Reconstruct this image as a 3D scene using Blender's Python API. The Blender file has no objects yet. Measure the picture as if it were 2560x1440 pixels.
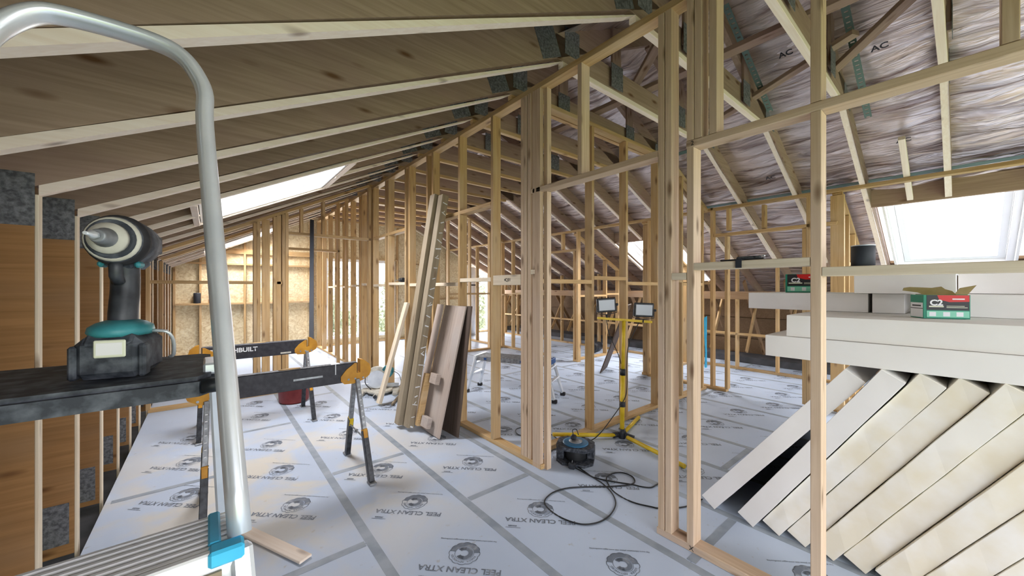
import bpy, bmesh, math, random
from mathutils import Vector, Matrix, noise
random.seed(7)
S = bpy.context.scene
COL = S.collection
PI = math.pi
# ---------------------------------------------------------------- camera
FPX = 925.0; CAMH = 1.43; YAW = math.radians(39.41)
cam = bpy.data.objects.new('camera', bpy.data.cameras.new('camera'))
COL.objects.link(cam)
cam.data.sensor_width = 36; cam.data.lens = 36*FPX/2560
cam.data.clip_start = 0.02; cam.data.clip_end = 200
cam.location = (0, 0, CAMH); cam.rotation_euler = (PI/2, 0, -YAW)
S.camera = cam
# ---------------------------------------------------------------- world and exposure
w = bpy.data.worlds.new('sky'); S.world = w; w.use_nodes = True
wn = w.node_tree.nodes; wl = w.node_tree.links
bg = wn['Background']; bg.inputs[1].default_value = 2.6
tc = wn.new('ShaderNodeTexCoord'); nz = wn.new('ShaderNodeTexNoise'); nz.inputs['Scale'].default_value = 2.2
nz.inputs['Detail'].default_value = 4
rp = wn.new('ShaderNodeValToRGB')
rp.color_ramp.elements[0].position = .35; rp.color_ramp.elements[0].color = (.86, .90, 1, 1)
rp.color_ramp.elements[1].position = .65; rp.color_ramp.elements[1].color = (1, .975, 1, 1)
wl.new(tc.outputs['Generated'], nz.inputs['Vector']); wl.new(nz.outputs['Fac'], rp.inputs['Fac'])
wl.new(rp.outputs['Color'], bg.inputs[0])
S.view_settings.view_transform = 'Standard'; S.view_settings.look = 'None'
S.view_settings.gamma = 1; S.view_settings.use_curve_mapping = False
S.view_settings.exposure = 1.13
def area(name, loc, rot, sx, sy, power, color=(1, 1, 1)):
    l = bpy.data.lights.new(name, 'AREA'); l.shape = 'RECTANGLE'; l.size = sx; l.size_y = sy
    l.energy = power; l.color = color
    o = bpy.data.objects.new(name, l); COL.objects.link(o); o.location = loc; o.rotation_euler = rot
    return o
# daylight entering through the roof windows and the glazed gable (just outside each opening)
DAY = (1, .975, .99)
area('daylight_roof_right', (6.95, .09, 2.40), (0, math.radians(25), 0), 1.6, .9, 22, DAY)
area('daylight_roof_left', (.40, 4.29, 2.80), (0, math.radians(-26), 0), .95, 1.0, 42, DAY)
area('daylight_roof_left_far', (.40, 9.09, 2.80), (0, math.radians(-26), 0), .95, 1.0, 75, DAY)
area('daylight_roof_right_far', (6.85, 3.69, 2.48), (0, math.radians(25), 0), 1.3, .9, 45, DAY)
area('daylight_gable', (3.1, 10.2, 1.2), (-PI/2, 0, 0), 1.7, 1.9, 90, DAY)
area('daylight_gable_right', (6.75, 10.2, 1.2), (-PI/2, 0, 0), .8, 1.9, 40, DAY)
# ---------------------------------------------------------------- materials
MATS = {}
def mat_base(name, col, rough=.6, metal=0, spec=.4):
    m = bpy.data.materials.new(name); m.use_nodes = True
    b = m.node_tree.nodes['Principled BSDF']
    b.inputs['Base Color'].default_value = (*col, 1); b.inputs['Roughness'].default_value = rough
    b.inputs['Metallic'].default_value = metal; b.inputs['Specular IOR Level'].default_value = spec
    MATS[name] = m
    return m, m.node_tree.nodes, m.node_tree.links, b
def mix(n, l, blend, a, b, fac):
    x = n.new('ShaderNodeMix'); x.data_type = 'RGBA'; x.blend_type = blend
    for s, v in ((6, a), (7, b), (0, fac)):
        if hasattr(v, 'is_linked'): l.new(v, x.inputs[s])
        elif s == 0: x.inputs[0].default_value = v
        else: x.inputs[s].default_value = (*v, 1)
    return x.outputs[2]
def ramp(n, l, src, p0, c0, p1, c1):
    r = n.new('ShaderNodeValToRGB'); e = r.color_ramp.elements
    e[0].position = p0; e[0].color = (*c0, 1); e[1].position = p1; e[1].color = (*c1, 1)
    l.new(src, r.inputs['Fac']); return r.outputs['Color']
def coords(n, l, scale, rnd=True):
    t = n.new('ShaderNodeTexCoord'); mp = n.new('ShaderNodeMapping'); mp.inputs['Scale'].default_value = scale
    l.new(t.outputs['Object'], mp.inputs['Vector'])
    if rnd:
        oi = n.new('ShaderNodeObjectInfo'); mu = n.new('ShaderNodeMath'); mu.operation = 'MULTIPLY'; mu.inputs[1].default_value = 57.0
        l.new(oi.outputs['Random'], mu.inputs[0]); l.new(mu.outputs[0], mp.inputs['Location'])
        return mp.outputs['Vector'], oi
    return mp.outputs['Vector'], None
def tex(n, l, vec, scale, detail=3, dist=0, rough=.5):
    t = n.new('ShaderNodeTexNoise'); t.inputs['Scale'].default_value = scale; t.inputs['Detail'].default_value = detail
    t.inputs['Distortion'].default_value = dist; t.inputs['Roughness'].default_value = rough
    l.new(vec, t.inputs['Vector']); return t.outputs['Fac']
def wood(name, c0, c1, knot=(.12, .05, .015), knots=.5, var=.16, rough=.65, tint=None, tintf=.4, bump=.15):
    m, n, l, b = mat_base(name, c0, rough, 0, .3)
    v, oi = coords(n, l, (1.0, 26, 26))
    g = tex(n, l, v, 1.6, 4, 1.2)
    col = ramp(n, l, g, .3, c0, .7, c1)
    v2, _ = coords(n, l, (1.2, 3, 3))
    big = tex(n, l, v2, 1.5, 3)
    if tint: col = mix(n, l, 'MIX', col, tint, ramp(n, l, big, .48, (0, 0, 0), .72, (tintf,)*3))
    v3, _ = coords(n, l, (2.2, 7, 7))
    vo = n.new('ShaderNodeTexVoronoi'); vo.inputs['Scale'].default_value = 1.4; l.new(v3, vo.inputs['Vector'])
    kf = ramp(n, l, vo.outputs['Distance'], .06, (min(1, knots*1.5),)*3, .20, (0, 0, 0))
    col = mix(n, l, 'MIX', col, knot, kf)
    hs = n.new('ShaderNodeHueSaturation'); l.new(col, hs.inputs['Color'])
    mr = n.new('ShaderNodeMapRange'); l.new(oi.outputs['Random'], mr.inputs['Value'])
    mr.inputs['To Min'].default_value = 1-var; mr.inputs['To Max'].default_value = 1+var
    l.new(mr.outputs[0], hs.inputs['Value'])
    l.new(hs.outputs[0], b.inputs['Base Color'])
    bp = n.new('ShaderNodeBump'); bp.inputs['Strength'].default_value = bump; bp.inputs['Distance'].default_value = .003
    l.new(g, bp.inputs['Height']); l.new(bp.outputs[0], b.inputs['Normal'])
    return m
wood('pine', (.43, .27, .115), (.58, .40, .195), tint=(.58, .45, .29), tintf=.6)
wood('pine_near_lit', (.57, .405, .265), (.74, .575, .41), tint=(.66, .51, .40), tintf=.7, var=.07)  # same timber as pine, with the paler light nearby put into its colour
wood('pale_pine', (.86, .73, .60), (.94, .84, .73), knots=.4, var=.07)
wood('rafter_timber', (.29, .205, .145), (.41, .30, .22), knots=.6, tint=(.33, .22, .18), tintf=.8, var=.12)
wood('ashlar_timber', (.27, .14, .05), (.38, .20, .075), knots=.7, tint=(.30, .18, .09), tintf=.6, var=.10)
wood('truss_timber', (.26, .16, .085), (.37, .24, .135), knots=.6, tint=(.29, .21, .15), tintf=.8, var=.14)
wood('fresh_pine', (.70, .59, .43), (.84, .74, .58), knots=.4, var=.06)
wood('weathered', (.27, .215, .145), (.39, .32, .22), knots=.3, tint=(.45, .40, .31), var=.05)
wood('plywood', (.42, .34, .29), (.56, .47, .40), knots=.15, tint=(.50, .46, .43), tintf=.8, var=.05, bump=.05)
wood('dark_ply', (.075, .055, .04), (.14, .10, .08), knots=.1, var=.1)
wood('sarking', (.15, .095, .05), (.22, .14, .08), knots=.3)
def osb():
    m, n, l, b = mat_base('osb', (.6, .42, .2), .7)
    v, oi = coords(n, l, (1, 1, 1))
    vo = n.new('ShaderNodeTexVoronoi'); vo.inputs['Scale'].default_value = 28; l.new(v, vo.inputs['Vector'])
    t = tex(n, l, v, 9, 3, 2)
    c = ramp(n, l, t, .3, (.60, .48, .27), .7, (.84, .76, .54))
    c2 = mix(n, l, 'OVERLAY', c, ramp(n, l, tex(n, l, v, 40, 2), .35, (.35,)*3, .65, (.62,)*3), .5)
    l.new(c2, b.inputs['Base Color'])
osb()
def floor_mat():
    m, n, l, b = mat_base('floor_film', (.6, .64, .7), .55, 0, .4)
    g = n.new('ShaderNodeNewGeometry')
    big = tex(n, l, g.outputs['Position'], 1.1, 4)
    fine = tex(n, l, g.outputs['Position'], 22, 4)
    c = ramp(n, l, big, .3, (.48, .565, .70), .7, (.56, .655, .80))
    spots = ramp(n, l, fine, .66, (0, 0, 0), .76, (.55,)*3)
    c = mix(n, l, 'MIX', c, (.38, .36, .33), spots)
    # sawdust lying round the trestles
    sx = n.new('ShaderNodeVectorMath'); sx.operation = 'DISTANCE'; l.new(g.outputs['Position'], sx.inputs[0]); sx.inputs[1].default_value = (.35, 3.3, 0)
    fall = ramp(n, l, sx.outputs['Value'], .0, (1, 1, 1), 1.0, (0, 0, 0))
    mp = n.new('ShaderNodeMapRange'); l.new(sx.outputs['Value'], mp.inputs['Value']); mp.inputs['From Min'].default_value = .3; mp.inputs['From Max'].default_value = 2.1
    mp.inputs['To Min'].default_value = .62; mp.inputs['To Max'].default_value = 0
    d = tex(n, l, g.outputs['Position'], 2.3, 5, .6)
    dm = ramp(n, l, d, .42, (0, 0, 0), .58, (1, 1, 1))
    mu = n.new('ShaderNodeMath'); mu.operation = 'MULTIPLY'; l.new(dm, mu.inputs[0]); l.new(mp.outputs[0], mu.inputs[1])
    c = mix(n, l, 'MIX', c, (.76, .66, .46), mu.outputs[0])
    l.new(c, b.inputs['Base Color'])
floor_mat()
def foil():
    m, n, l, b = mat_base('foil', (.74, .66, .62), .33, .85)
    v, oi = coords(n, l, (17, 1.3, 1.3))
    t = tex(n, l, v, 1.0, 4, .9, .6)
    c = ramp(n, l, t, .32, (.22, .15, .13), .52, (.78, .69, .65)); l.new(c, b.inputs['Base Color'])  # dark wrinkle lines: crease shade and reflection painted into the foil colour
    bp = n.new('ShaderNodeBump'); bp.inputs['Strength'].default_value = 1.0; bp.inputs['Distance'].default_value = .03
    l.new(t, bp.inputs['Height']); l.new(bp.outputs[0], b.inputs['Normal'])
foil()
def speckled(name, c0, c1, scale, rough, metal=0, stretch=(1, 1, 1), bump=0, p=(.35, .65)):
    m, n, l, b = mat_base(name, c0, rough, metal)
    v, oi = coords(n, l, stretch); t = tex(n, l, v, scale, 4)
    l.new(ramp(n, l, t, p[0], c0, p[1], c1), b.inputs['Base Color'])
    if bump:
        bp = n.new('ShaderNodeBump'); bp.inputs['Strength'].default_value = bump; bp.inputs['Distance'].default_value = .004
        l.new(t, bp.inputs['Height']); l.new(bp.outputs[0], b.inputs['Normal'])
    return m
speckled('aluminium', (.68, .73, .78), (.84, .88, .92), 9, .28, .5)
speckled('aluminium_tread', (.84, .86, .88), (.93, .94, .95), 20, .35, .1)
speckled('black_plastic', (.012, .014, .018), (.05, .055, .065), 30, .42)
speckled('dusty_black', (.025, .03, .04), (.13, .145, .17), 45, .6, 0, (1, 1, 1), .2, (.42, .75))
speckled('black_rubber', (.015, .015, .017), (.035, .035, .04), 20, .7)
speckled('teal_plastic', (.02, .17, .20), (.06, .30, .33), 25, .4)
speckled('grey_metal', (.22, .23, .24), (.38, .40, .42), 30, .45, .6)
speckled('nail_plate', (.10, .105, .115), (.24, .25, .265), 60, .6, .35, (1, 1, 1), .8)
speckled('yellow_paint', (.72, .50, .02), (.86, .62, .04), 12, .4)
speckled('amber_plastic', (.50, .22, .01), (.66, .32, .02), 12, .45)
speckled('beam_black', (.018, .017, .024), (.035, .033, .042), 30, .4, .2)
speckled('grime_white', (.62, .60, .52), (.42, .40, .34), 20, .6)
speckled('pir_foam', (.90, .88, .84), (.94, .925, .90), 3.0, .8, 0, (1, 1, 1), .25)
speckled('foam_cut', (.86, .79, .62), (.93, .90, .82), 6.0, .85, 0, (1, 1, 1), .5)
speckled('joint_tape', (.27, .32, .38), (.38, .43, .49), 9, .5)
speckled('red_plastic', (.20, .02, .02), (.28, .04, .035), 9, .5)
speckled('blue_plastic', (.01, .06, .22), (.02, .10, .32), 9, .45)
speckled('cyan_plastic', (.04, .42, .70), (.07, .55, .85), 9, .45)
speckled('cardboard', (.22, .17, .06), (.32, .25, .11), 12, .8)
speckled('lawn', (.20, .26, .10), (.30, .36, .16), 3, .9)
speckled('leaf', (.36, .39, .28), (.60, .62, .52), 3, .8)
speckled('bark', (.20, .17, .14), (.30, .26, .22), 8, .9)
speckled('copper', (.45, .22, .10), (.6, .32, .16), 8, .4, .6)
speckled('white_plastic', (.80, .80, .80), (.87, .87, .86), 8, .4)
speckled('void_dark', (.05, .055, .06), (.09, .09, .10), 5, .8)  # near-black that stands in for shade in the eaves voids
speckled('print_ink', (.17, .20, .25), (.40, .43, .48), 22, .6, 0, (1, 1, 1), 0, (.5, .75))
for nm, c, r in (('cable_black', (.018, .02, .022), .5), ('green_card', (.02, .26, .16), .5), ('dark_card', (.025, .025, .03), .45),
                 ('red_card', (.62, .02, .02), .4), ('white_print', (.82, .84, .86), .5), ('lens_grey', (.62, .68, .74), .25),
                 ('drum_blue', (.04, .16, .30), .4), ('mint_print', (.25, .66, .48), .5), ('cream_print', (.72, .74, .58), .5), ('pencil', (.05, .045, .04), .8),
                 ('window_white', (.82, .83, .84), .4), ('strap_black', (.03, .035, .045), .6), ('tape_green', (.13, .20, .18), .45), ('knot_brown', (.13, .05, .02), .7)):
    mat_base(nm, c, r)
def glass():
    m = bpy.data.materials.new('glass'); m.use_nodes = True; n = m.node_tree.nodes; l = m.node_tree.links
    n.remove(n['Principled BSDF']); tr = n.new('ShaderNodeBsdfTransparent'); gl = n.new('ShaderNodeBsdfGlossy'); gl.inputs['Roughness'].default_value = .03
    mx = n.new('ShaderNodeMixShader'); mx.inputs[0].default_value = .05
    l.new(tr.outputs[0], mx.inputs[1]); l.new(gl.outputs[0], mx.inputs[2]); l.new(mx.outputs[0], n['Material Output'].inputs[0])
    MATS['glass'] = m
glass()
# ---------------------------------------------------------------- mesh helpers
class MB:
    def __init__(s): s.bm = bmesh.new()
    def box(s, c, size, rot=None, bev=0):
        ret = bmesh.ops.create_cube(s.bm, size=1); vs = ret['verts']
        bmesh.ops.scale(s.bm, vec=size, verts=vs)
        if bev:
            es = list({e for v in vs for e in v.link_edges})
            r = bmesh.ops.bevel(s.bm, geom=es, offset=bev, segments=1, affect='EDGES', profile=.5)
            vs = list({v for f in r['faces'] for v in f.verts} | {v for v in vs if v.is_valid})
        if rot is not None: bmesh.ops.rotate(s.bm, matrix=rot, verts=vs)
        bmesh.ops.translate(s.bm, vec=c, verts=vs); return s
    def b2(s, x0, x1, y0, y1, z0, z1, bev=0):
        return s.box(((x0+x1)/2, (y0+y1)/2, (z0+z1)/2), (abs(x1-x0), abs(y1-y0), abs(z1-z0)), None, bev)
    def bar(s, p0, p1, wd, dp, bev=0, up=(0, 0, 1)):
        p0 = Vector(p0); p1 = Vector(p1); d = p1-p0; x = d.normalized(); u = Vector(up)
        if abs(x.dot(u)) > .97: u = Vector((0, 1, 0))
        y = u.cross(x).normalized(); z = x.cross(y)
        s.box((p0+p1)/2, (d.length, wd, dp), Matrix((x, y, z)).transposed(), bev); return s
    def prism(s, poly, axis, a0, a1):
        def P(p, a): return {'x': (a, p[0], p[1]), 'y': (p[0], a, p[1]), 'z': (p[0], p[1], a)}[axis]
        A = [s.bm.verts.new(P(p, a0)) for p in poly]; B = [s.bm.verts.new(P(p, a1)) for p in poly]
        n = len(poly); s.bm.faces.new(A); s.bm.faces.new(B[::-1])
        for i in range(n): s.bm.faces.new((A[i], B[i], B[(i+1) % n], A[(i+1) % n]))
        return s
    def tube(s, pts, r, seg=10, ry=None, closed=False, up=(0, 1, 0)):
        pts = [Vector(p) for p in pts]; rings = []; n = len(pts); u = Vector(up)
        for i, p in enumerate(pts):
            a = pts[i-1] if (i or closed) else pts[0]; c = pts[(i+1) % n] if (i < n-1 or closed) else pts[-1]
            t = (c-a).normalized(); uu = u - t*u.dot(t)
            if uu.length < .05: uu = Vector((0, 0, 1)) - t*t.z
            if uu.length < .05: uu = Vector((1, 0, 0)) - t*t.x
            uu.normalize(); vv = t.cross(uu); rr = r[i] if isinstance(r, (list, tuple)) else r
            rings.append([s.bm.verts.new(p + uu*math.cos(2*PI*k/seg)*(ry or rr) + vv*math.sin(2*PI*k/seg)*rr) for k in range(seg)])
        m = n if closed else n-1
        for i in range(m):
            A, B = rings[i], rings[(i+1) % n]
            for k in range(seg):
                f = s.bm.faces.new((A[k], A[(k+1) % seg], B[(k+1) % seg], B[k])); f.smooth = True
        if not closed: s.bm.faces.new(rings[0][::-1]); s.bm.faces.new(rings[-1])
        return s
    def cyl(s, p0, p1, r, seg=16, r2=None): return s.tube([p0, p1], [r, r if r2 is None else r2], seg)
    def lathe(s, prof, c=(0, 0, 0), M=None, seg=20):
        rings = []; c = Vector(c)
        for r, z in prof:
            ring = []
            for k in range(seg):
                v = Vector((r*math.cos(2*PI*k/seg), r*math.sin(2*PI*k/seg), z))
                if M: v = M @ v
                ring.append(s.bm.verts.new(v+c))
            rings.append(ring)
        for A, B in zip(rings, rings[1:]):
            for k in range(seg):
                f = s.bm.faces.new((A[k], A[(k+1) % seg], B[(k+1) % seg], B[k])); f.smooth = True
        s.bm.faces.new(rings[0][::-1]); s.bm.faces.new(rings[-1]); return s
    def ngon(s, pts): s.bm.faces.new([s.bm.verts.new(p) for p in pts]); return s
    def mesh(s, name):
        bmesh.ops.recalc_face_normals(s.bm, faces=s.bm.faces)
        me = bpy.data.meshes.new(name); s.bm.to_mesh(me); s.bm.free(); return me
def M3(ax): return {'x': Matrix.Rotation(PI/2, 3, 'Y'), 'y': Matrix.Rotation(-PI/2, 3, 'X')}[ax]
def part(name, mb, mat, parent=None, label=None, loc=None, rotz=None):
    me = mb if isinstance(mb, bpy.types.Mesh) else mb.mesh(name)
    if not me.materials: me.materials.append(MATS[mat])
    o = bpy.data.objects.new(name, me); COL.objects.link(o)
    if parent is not None: o.parent = parent
    if label: o['label'] = label
    if loc is not None: o.location = loc
    if rotz is not None: o.rotation_euler = (0, 0, rotz)
    return o
def thing(name, label, cat, loc=(0, 0, 0), rotz=0, group=None):
    o = bpy.data.objects.new(name, None); COL.objects.link(o); o.empty_display_size = .1
    o.location = loc; o.rotation_euler = (0, 0, rotz); o['label'] = label; o['category'] = cat
    if group: o['group'] = group
    return o
def tag(o, label, cat, group=None):
    o['label'] = label; o['category'] = cat
    if group: o['group'] = group
    return o
def struct(name):
    o = bpy.data.objects.new(name, None); COL.objects.link(o); o['kind'] = 'structure'; return o
MC = {}
def member(name, p0, p1, wd, dp, mat, parent, up=(0, 0, 1), label=None):
    """A sawn timber from p0 to p1 with softened arrises; grain runs along local X. wd across, dp along up."""
    p0 = Vector(p0); p1 = Vector(p1); d = p1-p0; x = d.normalized(); u = Vector(up)
    if abs(x.dot(u)) > .97: u = Vector((1, 0, 0))
    y = u.cross(x).normalized(); z = x.cross(y)
    L = round(d.length, 3); key = (L, wd, dp, mat)
    if key not in MC:
        c = .0025; a = wd/2; b = dp/2
        prof = [(-a+c, -b), (a-c, -b), (a, -b+c), (a, b-c), (a-c, b), (-a+c, b), (-a, b-c), (-a, -b+c)]
        MC[key] = MB().prism(prof, 'x', -L/2, L/2).mesh(name); MC[key].materials.append(MATS[mat])
    o = bpy.data.objects.new(name, MC[key]); COL.objects.link(o); o.parent = parent
    o.matrix_local = Matrix.Translation((p0+p1)/2) @ Matrix((x, y, z)).transposed().to_4x4()
    if label: o['label'] = label
    return o
def text_mesh(txt, size, bold=0, ex=0):
    c = bpy.data.curves.new('txt', 'FONT'); c.body = txt; c.size = size; c.align_x = 'CENTER'; c.align_y = 'CENTER'
    c.offset = bold; c.extrude = ex; c.resolution_u = 3
    o = bpy.data.objects.new('txt', c); COL.objects.link(o)
    dg = bpy.context.evaluated_depsgraph_get(); dg.update()
    me = bpy.data.meshes.new_from_object(o.evaluated_get(dg)); bpy.data.objects.remove(o)
    me.materials.clear(); return me
def merge_into(mb, me, M):
    n0 = len(mb.bm.verts); mb.bm.from_mesh(me); mb.bm.verts.ensure_lookup_table()
    for v in mb.bm.verts[n0:]: v.co = M @ v.co
def jit(a): return random.uniform(-a, a)
# ================================================================ SETTING
ZE = 1.822; SL = .493; SR = .475; XL = -.55; XA = 1.96; XB = 4.45; ZT = 3.06; XR = 3.205
def zl(x): return ZE + SL*(x-XL)
def zr(x): return ZT - SR*(x-XB)
def zc(x): return zl(x) if x < XA else (ZT if x < XB else zr(x))
TY = [round(-1.71+.6*k, 3) for k in range(20)]          # truss lines, -1.71 .. 9.69
YEND = 9.93; T = .038; D = .089
# ---- floor: boards with film, taped joints and print
floor = struct('floor')
part('subfloor', MB().b2(-.53, 8.5, -1.8, YEND, -.20, -.024), 'sarking', floor)
edges = [-.53, .10, .71, 1.335, 1.92, 2.53] + [2.53+.603*k for k in range(1, 10)] + [8.5]
phase = [1.2, 2.12, 3.07, 2.12, 3.3, 2.7, 3.6, 2.4, 3.0, 2.2, 3.5, 2.9, 3.8, 2.5, 3.1]
# the printed mark: one shared mesh
def print_mesh():
    mb = MB()
    merge_into(mb, text_mesh('PEEL CLEAN XTRA', .052, .0012), Matrix.Identity(4))
    merge_into(mb, text_mesh('EGGER', .017, .0006), Matrix.Translation((.165, .062, 0)))
    mb.ngon([(.115, .076, 0), (.205, .076, 0), (.205, .080, 0), (.115, .080, 0)])
    merge_into(mb, text_mesh('For more information please visit www.egger.com/flooring', .0135, .0003), Matrix.Translation((0, -.222, 0)))
    c = Vector((0, -.118, 0)); n = 96
    def rad(a): return .080 + .006*abs(math.cos(a*6))**.7
    def arc(r0, r1, a0, a1, st=40):
        for i in range(st):
            a = a0+(a1-a0)*i/st; b = a0+(a1-a0)*(i+1)/st
            f = lambda r, t: (c.x+(r(t) if callable(r) else r)*math.cos(t), c.y+(r(t) if callable(r) else r)*math.sin(t), 0)
            mb.ngon([f(r0, a), f(r1, a), f(r1, b), f(r0, b)])
    arc(lambda t: rad(t)-.004, rad, 0, 2*PI, 96)                       # scalloped rim
    arc(.0525, rad, PI+.12, 2*PI-.12, 60)                                # filled half
    arc(.050, .0525, 0, 2*PI, 60)
    arc(.022, .046, math.radians(35), math.radians(325), 40)             # open ring of the emblem
    mb.ngon([(c.x-.004, c.y-.046, 0), (c.x+.026, c.y-.04, 0), (c.x+.03, c.y-.022, 0), (c.x, c.y-.02, 0)])
    mb.ngon([(c.x-.004, c.y+.046, 0), (c.x, c.y+.02, 0), (c.x+.03, c.y+.022, 0), (c.x+.026, c.y+.04, 0)])
    s = 'EGGER ADVANCED'
    for i, ch in enumerate(s):
        if ch == ' ': continue
        a = PI - .35 - i*(PI-.7)/(len(s)-1)
        me = text_mesh(ch, .017, .0004)
        merge_into(mb, me, Matrix.Translation((c.x+.064*math.cos(a), c.y+.064*math.sin(a), 0)) @ Matrix.Rotation(a-PI/2, 4, 'Z'))
    me = bpy.data.meshes.new('print'); mb.bm.to_mesh(me); mb.bm.free(); me.materials.append(MATS['print_ink']); return me
PM = print_mesh()
def add_print(x, y, b):
    o = bpy.data.objects.new('print', PM); COL.objects.link(o); o.parent = b
    o.location = (x, y, .0012); o.rotation_euler = (0, 0, math.radians(135)); return o
px_c = {0: [(-.2, 2.706), (-.2, 3.33), (-.2, 3.95), (-.2, 4.57)], 1: [(.365, .84), (.365, 1.46), (.365, 2.706), (.365, 3.31), (.365, 3.93), (.365, 4.9), (.365, 5.5)],
        2: [(.985, .99), (.985, 1.62), (.985, 2.24), (.985, 2.84), (.985, 3.75), (.985, 4.37), (.985, 4.98)],
        3: [(1.575, .42), (1.575, 1.03), (1.575, 1.645), (1.6, 2.477), (1.6, 3.09), (1.6, 3.71), (1.6, 4.32), (1.6, 4.93)],
        4: [(2.224, .38), (2.224, .995), (2.224, 1.615), (2.224, 2.235), (2.224, 2.85), (2.224, 3.7), (2.224, 4.31)]}
for i in range(len(edges)-1):
    x0, x1 = edges[i]+.001, edges[i+1]-.001
    y = phase[i] - 2.4*3
    cuts = []
    while y < YEND+2.4: cuts.append(y); y += 2.4
    for a, bb in zip(cuts, cuts[1:]):
        a = max(a, -1.8); bb = min(bb, YEND)
        if bb - a < .05: continue
        b = part('floor_board', MB().b2(x0, x1, a+.001, bb-.001, -.024, 0, .0012), 'floor_film', floor)
        if i in px_c:
            for (qx, qy) in px_c[i]:
                if a+.1 < qy < bb: add_print(qx, qy, b)
        else:
            k = 0
            while a+.35+.615*k < bb-.2 and a+.35+.615*k < 6.3:
                if a+.35+.615*k > .9: add_print((x0+x1)/2+.03, a+.35+.615*k, b)
                k += 1
        if a > -1.7 and a < 7: part('joint_tape', MB().b2(x0+.03, x1-.03, a-.024, a+.024, .0006, .0014), 'joint_tape', floor)
    if i: part('joint_tape', MB().b2(edges[i]-.026, edges[i]+.026, -1.8, YEND, .0003, .0010), 'joint_tape', floor)
# ---- roof
ceil_ = struct('ceiling')
BT = .040; RD = .25; CS = math.cos(math.atan(SL)); RV = RD/CS
def plate(parent, x, y, z, sx, sz, rot=0, lab=None):
    return part('nail_plate', MB().box((x, y-.0255, z), (sx, .003, sz), Matrix.Rotation(rot, 3, 'Y')), 'nail_plate', parent)
RS = math.atan(SR)
for y in TY:
    a, b = y-.0235, y+.0235
    near = y > -.6
    cutL = (3.69 < y < 4.89) or (8.4 < y < 9.0)
    cutR = (-.51 < y < .69)
    cutR2 = 3.6 < y < 3.8
    # left top chord
    def chordL(xa, xb):
        r = part('rafter', MB().prism([(xa, zl(xa)+BT), (xb, zl(xb)+BT), (xb, zl(xb)+BT+RV), (xa, zl(xa)+BT+RV)], 'y', a, b), 'rafter_timber', ceil_)
        return r
    if cutL:
        r = chordL(-1.9, -.06); member('batten', (XL, y, zl(XL)+BT/2), (-.06, y, zl(-.06)+BT/2), .047, BT*CS, 'pale_pine', r)
        r = chordL(1.06, XR); r0 = 1.06
    else:
        r = chordL(-1.9, XR); r0 = XL
    xm = 1.93
    me = MB().prism([(r0, zl(r0)), (xm, zl(xm)), (xm+.09, zl(xm)+BT+.015), (r0, zl(r0)+BT)], 'y', a, b)
    part('batten', me, 'pale_pine', r)
    plate(r, 1.86, y, zl(1.86)+.17, .2, .22, -RS); plate(r, 2.12, y, zl(2.0)+.19, .16, .2, 0)
    plate(r, -.66, y, 1.80, .20, .22)
    # right top chord
    def chordR(xa, xb):
        return part('rafter', MB().prism([(xa, zr(xa)+BT), (xb, zr(xb)+BT), (xb, zr(xb)+BT+.2), (xa, zr(xa)+BT+.2)], 'y', a, b), 'rafter_timber', ceil_)
    xend = 8.5
    if cutR: r = chordR(XR, 5.93); xe = 5.9
    elif cutR2: r = chordR(XR, 6.08); xe = 6.05
    else: r = chordR(XR, xend); xe = 8.3 if y < .8 else 7.1
    part('batten', MB().prism([(XB-.02, zr(XB)), (xe, zr(xe)), (xe, zr(xe)+BT), (XB-.12, zr(XB)+BT)], 'y', a, b), 'pale_pine', r)
    if y < 3: plate(r, 4.5, y, 3.17, .26, .18, 0)
    # collar tie and webs
    t = member('collar_tie', (XA-.02, y, ZT+BT+.09), (XB+.08, y, ZT+BT+.09), .047, .18, 'rafter_timber', ceil_)
    member('batten', (XA+.06, y, ZT+BT/2), (XB-.10, y, ZT+BT/2), .047, BT, 'pine' if y > 2 else 'pale_pine', ceil_)
    if y < 4:
        for xk in (2.66, 3.78):
            zt = (zl(xk) if xk < XR else zr(xk)) + BT
            member('web', (xk, y-.035, ZT+.1), (xk, y-.035, zt+.16), .022, .12, 'rafter_timber', ceil_)
        part('nail_plate', MB().b2(2.58, 2.74, y-.050, y-.0465, 3.10, 3.30), 'nail_plate', ceil_)
        part('nail_plate', MB().b2(3.70, 3.86, y-.050, y-.0465, 3.10, 3.30), 'nail_plate', ceil_)
# sarking (left), foil (from the flat part over to the right), outer deck
for ya, yb in zip(TY, TY[1:]):
    ym = (ya+yb)/2; a = ya+.024; b = yb-.024
    segs = [(-1.9, 1.95)]
    if 3.69 < ym < 4.89 or 8.4 < ym < 9.6: segs = [(-1.9, -.08), (1.06, 1.95)]
    for x0, x1 in segs:
        o = RV+BT-.02
        part('sarking_panel', MB().prism([(x0, zl(x0)+o), (x1, zl(x1)+o), (x1, zl(x1)+o+.015), (x0, zl(x0)+o+.015)], 'y', a, b), 'sarking', ceil_)
def foil_panel(x0, x1, f, a, b, off, n=30):
    bm = bmesh.new(); m = 8; V = []
    for i in range(n+1):
        row = []
        x = x0+(x1-x0)*i/n
        for j in range(m+1):
            y = a+(b-a)*j/m; s = math.sin(PI*j/m)
            wv = noise.noise(Vector((x*11+y*1.3, y*2.1, a*3)))*.040 + noise.noise(Vector((x*34, y*4, a*7)))*.022
            row.append(bm.verts.new((x, y, f(x)+off - .015*s + wv*(.35+s))))
        V.append(row)
    for i in range(n):
        for j in range(m):
            fc = bm.faces.new((V[i][j], V[i+1][j], V[i+1][j+1], V[i][j+1])); fc.smooth = True
    me = bpy.data.meshes.new('foil_panel'); bm.to_mesh(me); bm.free()
    return part('foil_panel', me, 'foil', ceil_)
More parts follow.
